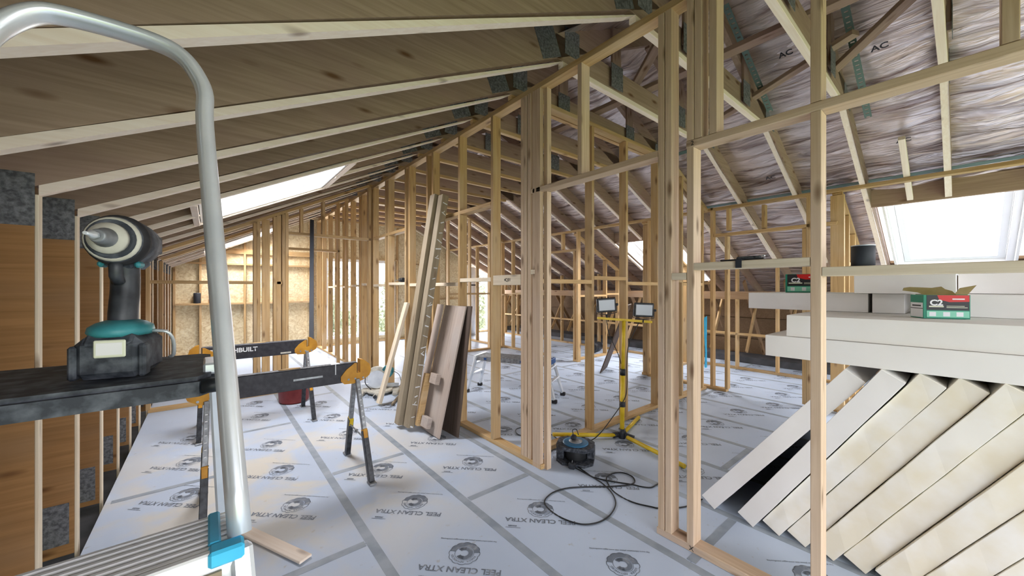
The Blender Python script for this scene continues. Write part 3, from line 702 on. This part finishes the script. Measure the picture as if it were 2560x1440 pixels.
# ---- mitre saw on the floor
m = thing('mitre_saw', 'dusty mitre saw with teal motor on the floor by the stud wall', 'saw', (1.80, 5.02, 0), math.radians(-30))
part('base', MB().box((0, .05, .035), (.50, .16, .035), None, .01).box((-.22, -.01, .025), (.07, .26, .05), None, .01).box((.22, -.01, .025), (.07, .26, .05), None, .01), 'grime_white', m)
part('turntable', MB().lathe([(.16, .03), (.17, .04), (.17, .062), (.155, .066)], (0, 0, 0), None, 28).box((0, -.22, .045), (.06, .16, .03), None, .008), 'grime_white', m)
part('mitre_handle', MB().cyl((0, -.29, .045), (0, -.34, .045), .02, 10), 'black_plastic', m)
part('fence', MB().box((-.15, .06, .095), (.19, .02, .06), None, .003).box((.15, .06, .095), (.19, .02, .06), None, .003), 'aluminium', m)
part('blade_guard', MB().lathe([(.125, -.02), (.135, -.012), (.135, .012), (.125, .02)], (-.03, -.02, .24), Matrix.Rotation(PI/2, 3, 'X') @ Matrix.Rotation(.0, 3, 'Z'), 28), 'grime_white', m)
part('blade', MB().lathe([(.12, -.001), (.12, .001)], (-.03, -.043, .20), Matrix.Rotation(PI/2, 3, 'X'), 40), 'aluminium', m)
part('arm', MB().bar((.02, .16, .07), (.0, .06, .30), .06, .07, .012), 'grime_white', m)
part('motor', MB().lathe([(.03, -.07), (.052, -.06), (.055, .03), (.045, .06)], (.11, .02, .30), Matrix.Rotation(PI/2, 3, 'Y') @ Matrix.Rotation(.3, 3, 'X'), 20), 'teal_plastic', m)
part('handle', MB().tube(curve_pts([(.06, -.06, .33), (.10, -.10, .38), (.16, -.10, .37), (.17, -.08, .29), (.13, -.05, .24)], 4), .018, 10), 'teal_plastic', m)
part('power_cord', MB().tube(curve_pts([(.16, .02, .30), (.25, .0, .25), (.28, .0, .14), (.24, .0, .08), (.12, .1, .06)], 4), .004, 6), 'cable_black', m)
part('dust_hose', MB().tube(curve_pts([(-.10, .03, .33), (-.17, .0, .26), (-.18, -.02, .15), (-.10, -.05, .07)], 4), .006, 6), 'cable_black', m)
# ---- timbers and boards leaning on the divider
def lean(name, p0, p1, wd_, dp, mat, label, cat, group=None, up=(0, 1, 0)):
    p0 = Vector(p0); p1 = Vector(p1); th = Vector((p0.x, p0.y, 0))
    mb = MB().bar(p0-th, p1-th, wd_, dp, .003, up); me = mb.mesh(name)
    # rotate the mesh so its local X runs along the timber (grain direction)
    x = (p1-p0).normalized(); u = Vector(up); y = u.cross(x).normalized(); z = x.cross(y); R = Matrix((x, y, z)).transposed().to_4x4()
    me.transform(R.inverted()); me.materials.append(MATS[mat])
    o = bpy.data.objects.new(name, me); COL.objects.link(o); o.matrix_world = Matrix.Translation(th) @ R
    return tag(o, label, cat, group)
lean('timber', (1.60, 4.49, .03), (1.985, 4.55, 1.24), .040, .092, 'fresh_pine', 'short pale timber leaning on the stud wall in front of the mitre saw', 'timber')
o1 = lean('beam', (1.53, 3.66, .035), (1.935, 3.66, 2.44), .10, .105, 'weathered', 'left one of two long grey-brown beams leaning on the stud wall', 'timber')
o2 = lean('beam', (1.56, 3.535, .035), (1.955, 3.535, 2.42), .075, .10, 'weathered', 'right one of two long grey-brown beams, beside the leaning plywood', 'timber')
mk = MB()
for k in range(24):
    xx = -1.15+.1*k+jit(.02); mk.box((0+xx+1.2, -.0, -.0508-.0), (.006+random.random()*.008, .05+jit(.02), .0006), Matrix.Rotation(jit(.5), 3, 'Z'))
    if k % 5 == 2: mk.box((xx+1.22, .0, -.0508), (.03, .006, .0006), Matrix.Rotation(.6, 3, 'Z'))
pm = part('chalk_marks', mk, 'white_print', o2, 'white painted marks')
PN = Vector((-.967, 0, .252))
o = lean('plywood_board', (1.685, 3.335, .005), (1.985, 3.335, 1.245), .018, .41, 'plywood', 'wide pinkish plywood board leaning on the stud wall', 'board')
o = lean('plywood_board', (1.70, 3.665-.005, .005), (1.985, 3.655, 1.25), .018, .13, 'plywood', 'narrow plywood strip leaning between the beams and the wide board', 'board')
o = lean('plywood_board', (1.83, 3.25, .005), (2.005, 3.28, 1.245), .018, .44, 'dark_ply', 'dark plywood board leaning behind the pinkish one', 'board')
fr = thing('nailed_offcut', 'small handle-shaped offcut of nailed timber resting against the plywood', 'offcut', (1.64, 3.40, 0))
wpart('stile', MB().bar((1.620, 3.44, .06), (1.732, 3.46, .56), .06, .05, .003, (0, 1, 0)), 'pine', fr)
for (z, x) in ((.115, 1.668), (.525, 1.762)):
    wpart('block', MB().box((x-.012, 3.34, z), (.05, .13, .10), Matrix.Rotation(.24, 3, 'Y'), .003), 'plywood', fr)
o = lean('plywood_sheet', (5.30, 3.95, .01), (5.45, 3.55, 1.15), .018, .5, 'dark_ply', 'dark brown sheet leaning on studs behind the work light', 'board', None, (.9, .4, 0))
o = lean('timber', (1.72, 4.38, .02), (1.95, 4.70, .02), .03, .022, 'weathered', 'thin dark lath lying on the floor beside the leaning timber', 'timber')
a = floor_pt(585, 1313, .012); b_ = floor_pt(765, 1398, .012)
lean('batten', a, b_, .07, .014, 'pale_pine', 'flat pale batten lying on the floor behind the ladder', 'timber', None, (0, 0, 1))
lean('black_strip', (.917, 4.74, .78), (1.14, 5.86, 2.40), .006, .05, 'strap_black', 'long black strip leaning up from the far sawhorse to the rafters', 'strip', None, (1, 0, 0))
# ---- aluminium hop-up
hp = thing('hop_up', 'low aluminium work platform with blue end cap standing behind the corner studs', 'platform', (3.2, 3.85, 0), math.radians(-63))
tp = MB().b2(-.52, .52, -.15, .15, .470, .495)
for k in range(10): tp.b2(-.52, .52, -.147+.03*k, -.133+.03*k, .495, .499)
tp.b2(-.52, .52, -.155, -.145, .44, .50).b2(-.52, .52, .145, .155, .44, .50)
part('deck', tp, 'grey_metal', hp)
part('end_cap', MB().b2(.50, .535, -.165, .165, .435, .505, .004), 'blue_plastic', hp, 'blue plastic end cap')
part('end_cap', MB().b2(-.535, -.50, -.165, .165, .435, .505, .004), 'aluminium', hp)
for s in (1, -1):
    for t in (1, -1):
        l_ = part('leg', MB().bar((s*.50, t*.15, .48), (s*.62, t*.185, .04), .028, .055, .004, (0, 1, 0)), 'aluminium', hp)
        part('rubber_foot', MB().box((s*.625, t*.187, .022), (.065, .045, .044), None, .005), 'black_rubber', l_)
    part('rung', MB().bar((s*.565, -.17, .25), (s*.565, .17, .25), .05, .018, .002), 'aluminium', hp)
    part('rung', MB().bar((s*.525, -.16, .40), (s*.525, .16, .40), .05, .018, .002), 'aluminium', hp)
    part('brace', MB().bar((s*.57, .12, .25), (s*.61, .17, .10), .006, .012), 'aluminium', hp)
part('sticker', MB().b2(.15, .24, -.1565, -.1555, .455, .485).b2(-.38, -.34, -.1565, -.1555, .455, .485), 'blue_plastic', hp)
# ---- twin work light on a tripod
wlt = thing('work_light', 'twin work light on a yellow tripod stand inside the stud wall', 'work light', (3.05, 2.06, 0))
B = wlt.location
def W(r, f, z): return Vector((B.x, B.y, 0)) + RT*r + FW*f + Vector((0, 0, z))
wpart('pole', MB().cyl(W(0, 0, .03), W(.008, 0, .62), .021, 14).cyl(W(.008, 0, .62), W(.018, 0, 1.12), .0165, 14), 'yellow_paint', wlt)
wpart('clamp', MB().cyl(W(.008, 0, .60), W(.008, 0, .66), .028, 12).cyl(W(.004, 0, .30), W(.004, 0, .35), .028, 12), 'black_plastic', wlt)
wpart('hub', MB().cyl(W(0, 0, .0), W(0, 0, .09), .032, 12).cyl(W(-.09, 0, .025), W(-.03, 0, .035), .026, 10).cyl(W(.03, -.03, .035), W(.09, -.07, .025), .026, 10).cyl(W(.02, .03, .03), W(.05, .09, .025), .024, 10), 'black_plastic', wlt)
for e in (floor_pt(1382, 1086, .062), floor_pt(1712, 1166, .02), floor_pt(1597, 1043, .02)):
    s_ = B.lerp(Vector((e.x, e.y, 0)), .1); wpart('leg', MB().cyl((s_.x, s_.y, .03), e, .018, 12), 'yellow_paint', wlt)
wpart('crossbar', MB().bar(W(-.235, 0, 1.145), W(.285, 0, 1.105), .022, .022, .002), 'yellow_paint', wlt)
def lamp(r, z, yaw, tilt):
    c = W(r, -.02, z); R = Matrix.Rotation(-YAW+yaw, 3, 'Z') @ Matrix.Rotation(tilt, 3, 'Y')
    mb = MB().box((0, 0, 0), (.185, .028, .135), None, .008)
    for k in range(9): mb.box((-.07+.0175*k, .024, 0), (.004, .022, .10))
    def put(mb): bmesh.ops.rotate(mb.bm, matrix=R, verts=mb.bm.verts); bmesh.ops.translate(mb.bm, vec=c, verts=mb.bm.verts); return mb
    p = wpart('lamp_head', put(mb), 'black_plastic', wlt)
    wpart('lens', put(MB().box((0, -.0150, 0), (.152, .003, .098), None, .001)), 'lens_grey', wlt, None, p)
    wpart('yoke', put(MB().tube([(-.098, 0, 0), (-.098, .0, -.075), (0, 0, -.09), (.098, 0, -.075), (.098, 0, 0)], .004, 6).cyl((.09, 0, 0), (.115, 0, 0), .012, 8).cyl((0, 0, -.088), (0, 0, -.12), .006, 8)), 'black_plastic', wlt, None, p)
lamp(-.155, 1.268, .1, -.06); lamp(.20, 1.222, -.05, .04)
wpart('cable', MB().tube(curve_pts([W(-.15, .02, 1.18), W(-.12, .02, 1.0), W(-.03, .03, .80), W(.0, .03, .70)], 5), .004, 6).tube(curve_pts([W(.18, .02, 1.12), W(.12, .0, 1.02), W(.055, -.02, .88), W(.035, -.035, .70), W(.035, -.04, .50), W(.01, -.04, .38), W(-.10, -.05, .22), W(-.25, -.06, .04), W(-.38, -.12, .008), floor_pt(1462, 1094, .008), floor_pt(1420, 1096, .008), floor_pt(1385, 1106, .008), floor_pt(1370, 1108, .008)], 6), .0045, 6), 'cable_black', wlt)
# ---- extension reel and its cable
rl = thing('cable_reel', 'black cassette extension reel with blue drum on the floor by the yellow tripod', 'cable reel', (2.36, 2.04, 0), math.radians(-58))
part('case', MB().prism([(-.15, -.06), (-.09, -.125), (.09, -.125), (.15, -.06), (.15, .06), (.09, .125), (-.09, .125), (-.15, .06)], 'z', .0, .022).prism([(-.15, -.06), (-.09, -.125), (.09, -.125), (.15, -.06), (.15, .06), (.09, .125), (-.09, .125), (-.15, .06)], 'z', .115, .145).b2(-.15, -.09, -.06, .06, .022, .115, .006).b2(.09, .15, .0, .10, .022, .115, .006).b2(-.09, .10, .09, .125, .022, .115, .006), 'dusty_black', rl)
part('cable_winding', MB().lathe([(.078, .024), (.090, .035), (.082, .046), (.091, .058), (.082, .070), (.090, .083), (.080, .095), (.086, .108), (.07, .112)], seg=24), 'cable_black', rl)
part('drum', MB().lathe([(.105, .145), (.105, .152), (.088, .156), (.03, .158)], seg=28), 'drum_blue', rl, 'blue drum with sockets')
part('socket', MB().lathe([(.055, .157), (.055, .163), (.02, .165)], seg=20), 'grey_metal', rl)
part('plug', MB().box((-.02, .02, .180), (.045, .05, .035), None, .008).tube(curve_pts([(-.02, .02, .195), (-.03, .03, .235), (.0, .04, .24), (.02, .03, .20)], 4), .004, 6), 'black_plastic', rl)
def zp(x, y): return floor_pt(1250+x/4.234, 1000+y/4.234, .006)
A = [(790, 680), (900, 760), (1000, 820), (1180, 860), (1400, 895), (1500, 918), (1600, 925), (1670, 890), (1760, 860)]
Bp = [(800, 720), (950, 800), (1080, 880), (1180, 980), (1225, 1090), (1180, 1200), (1080, 1280), (950, 1315), (830, 1310), (680, 1260), (560, 1190), (480, 1110), (480, 1050), (560, 980), (700, 935), (900, 920), (1150, 915), (1350, 900), (1425, 870), (1400, 810), (1300, 770), (1200, 775), (1130, 820), (1150, 900), (1230, 990), (1400, 1080), (1600, 1130), (1700, 1145), (1960, 1130), (2140, 1050)]
tag(part('extension_cable', MB().tube(curve_pts([zp(*p) for p in A], 4), .0045, 6), 'cable_black'), 'black cable running straight from the reel behind the near studs', 'cable')
tag(part('extension_cable', MB().tube(curve_pts([zp(*p) for p in Bp], 5), .0045, 6), 'cable_black'), 'black cable lying in two big loops on the floor', 'cable')
tag(part('extension_cable', MB().tube(curve_pts([zp(*p) for p in [(560, 440), (400, 400), (220, 375), (165, 335), (190, 300), (300, 290), (510, 350), (600, 405)]], 5), .0045, 6), 'cable_black'), 'short loop of black cable behind the corner studs', 'cable')
ep = thing('cable_plug', 'black plug lying in front of the extension reel', 'plug', tuple(floor_pt(1430, 1172)))
part('body', MB().box((0, 0, .025), (.045, .055, .05), Matrix.Rotation(.5, 3, 'Z'), .01), 'black_plastic', ep)
part('pin', MB().box((.0, .0, .054), (.006, .004, .012)).box((.015, .01, .054), (.006, .004, .012)), 'grey_metal', ep)
# ---- rigid insulation boards
ulen = 1.166; ang = math.radians(57.6); uy, uz = -math.cos(ang), math.sin(ang); ny, nz = math.sin(ang), math.cos(ang); TH = .098
def ragged(mb, amp):
    for v in mb.bm.verts:
        n_ = noise.noise(v.co*9)*amp; v.co.x += n_; v.co.y += noise.noise(v.co*7+Vector((3, 1, 2)))*amp*.6; v.co.z += noise.noise(v.co*8+Vector((7, 4, 0)))*amp*.5
def foam(name, x0, x1, y0, y1, z0, z1, mat, amp=.003, cuts=10):
    mb = MB().b2(x0, x1, y0, y1, z0, z1, .0015)
    es = [e for e in mb.bm.edges if e.calc_length() > .5]
    if es: bmesh.ops.subdivide_edges(mb.bm, edges=es, cuts=cuts, use_grid_fill=True)
    ragged(mb, amp); return mb
Ps = [1.015, .793, .669, .548, .427, .306, .187, .068, -.051, -.17, -.289, -.408, -.527, -.646, -.765]
order = ['outermost leaning insulation board, set apart from the row by a dark gap', 'second leaning insulation board, just nearer than the dark gap', 'third', 'fourth', 'fifth', 'sixth', 'seventh', 'eighth', 'ninth', 'tenth', 'eleventh', 'twelfth', 'thirteenth', 'fourteenth', 'fifteenth']
for i, p in enumerate(Ps):
    xo = 2.53 + (0 if i == 0 else jit(.018)) - (.0 if i < 7 else .01)
    mb = foam('b', 0, 2.4, -TH/2, TH/2, 0, ulen + (.03 if i == 0 else 0), 'x', .0045 if i > 1 else .002, 12)
    me = mb.mesh('insulation_board'); me.materials.append(MATS['pir_foam' if i < 2 else 'foam_cut'])
    o = bpy.data.objects.new('insulation_board', me); COL.objects.link(o)
    a0 = ang - PI/2 + (.045 if i == 0 else 0)
    # local z -> u, local y -> n
    a1 = math.atan2(-uy, uz)
    o.location = (xo, p + ny*TH/2 + .001, nz*TH/2 + .001); o.rotation_euler = (a1 + (.075 if i == 0 else jit(.003)), 0, 0)
    lab = order[i] if i < 2 else '%s leaning cream insulation board counted from the dark gap end' % order[i]
    if i > 8: lab = '%s insulation board of the leaning row, near its closed end' % order[i]
    tag(o, lab, 'insulation board', 'insulation boards leaning in a row under the stack')
g_ = 'insulation boards stacked flat on top'
def flat(x0, x1, y0, y1, z0, z1, lab, mat='pir_foam'):
    me = foam('f', x0, x1, y0, y1, z0, z1, mat, .003).mesh('insulation_board')
    c = Vector(((x0+x1)/2, (y0+y1)/2, z0)); me.transform(Matrix.Translation(-c)); me.materials.append(MATS[mat])
    o = bpy.data.objects.new('insulation_board', me); COL.objects.link(o); o.location = c; tag(o, lab, 'insulation board', g_)
flat(2.53, 3.73, -1.66, .735, 1.036, 1.155, 'lowest flat insulation board of the stack, with a ragged left end')
flat(2.545, 3.745, -1.75, .635, 1.157, 1.276, 'second flat insulation board from the bottom, set back at its left end')
flat(3.17, 3.95, .372, 1.03, 1.278, 1.395, 'white insulation piece overhanging the stack at its left end')
flat(3.16, 3.95, .215, .352, 1.278, 1.395, 'narrow white insulation piece just left of the green box')
flat(3.08, 3.95, -1.5, -.01, 1.278, 1.395, 'white insulation piece right of the green box')
flat(3.05, 3.95, .02, .42, 1.397, 1.515, 'top insulation piece under the middle rail, directly above the green box')
flat(3.45, 4.1, -1.4, .015, 1.397, 1.52, 'top insulation piece farther back than the green box')
# ---- cartons of screws
def carton(name, lab, loc, rz, sx, sy, sz, openflap):
    """sx deep, sy wide (front face looks to local -X)"""
    th = thing(name, lab, 'box', loc, rz)
    part('carton', MB().b2(-sx/2, sx/2, -sy/2, sy/2, 0, sz, .001), 'green_card', th)
    e = -sx/2-.0006
    part('front_print', MB().b2(e-.0004, e, -sy/2+.004, sy/2-.012, sz*.36, sz-.002), 'dark_card', th, 'black front panel with white lettering')
    part('red_swoosh', MB().prism([(-sy/2+.004, sz-.002), (-sy/2+.004, sz*.72), (-.01, sz*.70), (sy*.16, sz*.80), (sy*.20, sz-.002)], 'x', e-.0009, e-.0004), 'red_card', th)
    mb = MB()
    mb.b2(e-.0008, e-.0004, .01, sy/2-.02, sz*.48, sz*.54).b2(e-.0008, e-.0004, -sy/2+.01, -.0, sz*.46, sz*.485).b2(e-.0008, e-.0004, -sy/2+.02, -.0, sz*.52, sz*.54)
    part('print_bar', mb, 'cream_print', th)
    part('icon_band', MB().b2(e-.0008, e, -sy/2+.004, sy/2-.012, sz*.06, sz*.32), 'mint_print', th)
    mb = MB()
    for q in (.30, .0, -.28): mb.b2(e-.0012, e-.0008, sy*q-.012, sy*q+.012, sz*.10, sz*.28)
    part('icon', mb, 'white_print', th)
    o = part('lettering', text_mesh('C2', sz*.33, .0015), 'white_print', th); o.location = (e-.0012, sy*.22, sz*.66); o.rotation_euler = (PI/2, 0, -PI/2)
    part('print_bar', MB().b2(e-.0014, e-.0010, -sy/2+.02, -sy*.12, sz*.80, sz*.85), 'white_print', th)
    part('side_label', MB().b2(-sx/2+.004, sx/2-.004, sy/2, sy/2+.0006, .004, sz*.66), 'white_print', th)
    part('side_print', MB().b2(-sx/2+.004, sx/2-.004, sy/2+.0006, sy/2+.001, sz*.40, sz*.43).b2(-sx/2+.02, sx/2-.02, sy/2+.0006, sy/2+.001, sz*.50, sz*.56), 'dark_card', th)
    if openflap:
        m1 = MB().prism([(-.035, .0), (.08, .0), (.11, .020), (.17, .035), (.172, .055), (.15, .062), (.07, .055), (.04, .065), (.02, .045), (-.01, .03)], 'x', -.001, .001)
        bmesh.ops.rotate(m1.bm, matrix=Matrix.Rotation(-.9, 3, 'Y'), verts=m1.bm.verts); bmesh.ops.translate(m1.bm, vec=(-sx/2, 0, sz), verts=m1.bm.verts)
        part('flap', m1, 'cardboard', th, 'torn open olive-brown flap')
        m1 = MB().prism([(-.082, 0), (-.035, 0), (-.06, .035), (-.12, .05)], 'x', -.001, .001)
        bmesh.ops.rotate(m1.bm, matrix=Matrix.Rotation(.3, 3, 'Y'), verts=m1.bm.verts); bmesh.ops.translate(m1.bm, vec=(-sx/2+.02, 0, sz), verts=m1.bm.verts)
        part('flap', m1, 'cardboard', th)
    return th
carton('screw_box', 'open green and black screw box with torn flaps on the flat insulation boards', (2.87, .075, 1.278), math.radians(25), .12, .165, .118, True)
carton('screw_box', 'smaller red and green box on the overhanging white insulation piece', (3.40, .735, 1.397), math.radians(6), .12, .22, .135, False)
# ---- small things on the rails
cn = thing('can', 'black cylindrical tin standing on the middle rail at the right', 'tin', (2.063, .257, 1.519))
part('body', MB().lathe([(.035, 0), (.037, .002), (.037, .080), (.035, .082)], seg=28), 'strap_black', cn); part('rim', MB().lathe([(.036, .081), (.038, .082), (.038, .085), (.035, .085)], seg=28), 'aluminium', cn)
tl = thing('pry_tool', 'flat black tool with a hanging strap lying on the rail left of the near stud', 'hand tool', (2.06, .69, 1.565))
part('blade', MB().bar((0, -.09, .008), (0, .105, .006), .03, .007, .002), 'black_plastic', tl); part('grip', MB().bar((0, -.075, .014), (-.003, .03, .013), .026, .016, .005), 'dusty_black', tl)
part('strap', MB().b2(-.046, -.043, -.005, .022, -.036, .004).b2(-.045, .0, -.005, .022, .003, .006), 'strap_black', tl); part('clip', MB().cyl((-.01, -.085, .02), (.01, -.085, .02), .005, 8), 'aluminium', tl)
dr = thing('drill_driver', 'small dark cordless driver lying on a noggin in front of the gable window', 'power tool', (2.03, 4.86, 1.509))
part('body', MB().tube([(0, -.10, .03), (0, -.02, .03), (0, .03, .03), (0, .06, .03)], [.03, .03, .026, .015], 14), 'black_plastic', dr); part('bit', MB().cyl((0, .06, .03), (0, .16, .028), .006, 8), 'grey_metal', dr)
part('handle', MB().bar((0, -.06, .03), (.09, -.09, .022), .035, .03, .006), 'dusty_black', dr)
cn = thing('can', 'black can on the gable shelf at the far left', 'can', (-.17, YEND-.03, 1.12))
part('body', MB().lathe([(.058, 0), (.06, .004), (.06, .20), (.056, .205)], seg=20), 'strap_black', cn); part('lid', MB().lathe([(.052, .203), (.052, .21)], seg=20), 'grey_metal', cn)
tn = thing('tin', 'low copper-coloured tin beside the black can on the gable shelf', 'tin', (.06, YEND-.03, 1.12))
part('body', MB().lathe([(.05, 0), (.052, .003), (.052, .06), (.05, .062)], seg=20), 'copper', tn); part('lid', MB().lathe([(.054, .060), (.054, .07), (.05, .072)], seg=20), 'copper', tn)
rr = thing('sheet_roll', 'tall white roll of sheeting standing by the far right gable window', 'roll', (6.25, 9.55, 0))
part('roll', MB().lathe([(.0, 0), (.13, 0), (.135, .9), (.13, 2.05), (.09, 2.06), (.09, 2.0)], seg=24), 'white_plastic', rr); part('tie', MB().lathe([(.137, 1.5), (.139, 1.51), (.139, 1.53), (.137, 1.54)], seg=24), 'cable_black', rr)
tag(part('tarpaulin', MB().prism([(2.87, .02), (2.90, .02), (2.89, .3), (2.905, .55), (2.91, .9), (2.87, .93), (2.875, .5)], 'x', 6.80, 6.83), 'cyan_plastic'), 'bright blue tarpaulin hanging behind the studs on the right', 'tarpaulin')
pp = thing('pipe', 'short black pipe lying on the floor by the far eaves wall', 'pipe', (6.75, 5.25, 0), .3)
part('tube', MB().tube([(-.2, 0, .102), (.2, 0, .102)], .10, 20), 'black_plastic', pp); part('collar', MB().tube([(-.24, 0, .114), (-.18, 0, .114)], .112, 20), 'black_plastic', pp)
# ---- trees outside the gable
def tree(x, y, s, lab, seed):
    rnd = random.Random(seed); th = thing('tree', lab, 'tree', (x, y, -3.2), 0, 'trees outside the gable windows')
    part('trunk', MB().tube([(0, 0, 0), (.05, 0, 1.5*s), (0, .1, 3*s)], [.16, .12, .05], 8), 'bark', th)
    bm = bmesh.new()
    for i in range(2600):
        a = rnd.random()*2*PI; e = math.acos(1-2*rnd.random()); r = rnd.random()**.4
        p = Vector((math.cos(a)*math.sin(e)*1.7*r, math.sin(a)*math.sin(e)*1.5*r, 3.4+math.cos(e)*1.9*r))*s
        q = Vector((rnd.gauss(0, 1), rnd.gauss(0, 1), rnd.gauss(0, 1))).normalized(); t = q.orthogonal().normalized()*.11; w_ = q.cross(t)*.6
        bm.faces.new([bm.verts.new(p-t), bm.verts.new(p+w_), bm.verts.new(p+t), bm.verts.new(p-w_)])
    me = bpy.data.meshes.new('foliage'); bm.to_mesh(me); bm.free(); o = part('foliage', me, 'leaf', th); o['kind'] = 'stuff'
for i, (x, y, s) in enumerate(((3.4, 17, .95), (7.4, 17.5, 1.0), (11.6, 18, 1.05), (5.2, 21.5, 1.1), (-.6, 19, 1.0))):
    tree(x, y, s, ['bushy tree seen through the left gable window', 'tree seen between the two gable windows', 'tree seen behind the studs toward the right gable window', 'tree seen through the rightmost gable window', 'tree at the far left behind the gable'][i], i)

# ---- loose pieces that belong to one builder call become parts of their own
def split_islands(o):
    bm = bmesh.new(); bm.from_mesh(o.data); seen = set(); isl = []
    for v in bm.verts:
        if v in seen: continue
        st = [v]; comp = set()
        while st:
            a = st.pop()
            if a in comp: continue
            comp.add(a); st += [e.other_vert(a) for e in a.link_edges]
        seen |= comp; isl.append(comp)
    if len(isl) > 1:
        idx = [{v.index for v in c} for c in isl]
        for k, keep in enumerate(idx):
            b2 = bmesh.new(); b2.from_mesh(o.data); bmesh.ops.delete(b2, geom=[v for v in b2.verts if v.index not in keep], context='VERTS')
            me = bpy.data.meshes.new(o.name); b2.to_mesh(me); b2.free()
            for m_ in o.data.materials: me.materials.append(m_)
            if k == 0: first = me
            else:
                c = o.copy(); c.data = me; COL.objects.link(c)
        o.data = first
    bm.free()
bpy.context.view_layer.update()
SPLIT = {'direction_switch', 'hinge_knob', 'hinge_bracket', 'grip_vent', 'rivet', 'clamp', 'fence', 'print_bar', 'icon', 'pin', 'sticker', 'power_cable'}
for o in list(S.objects):
    n_ = o.name.split('.')[0]
    if o.type != 'MESH' or o.parent is None: continue
    if n_ in SPLIT: split_islands(o)
    elif n_ in ('hole_marks', 'chalk_marks', 'fixing_band'): o['kind'] = 'stuff'
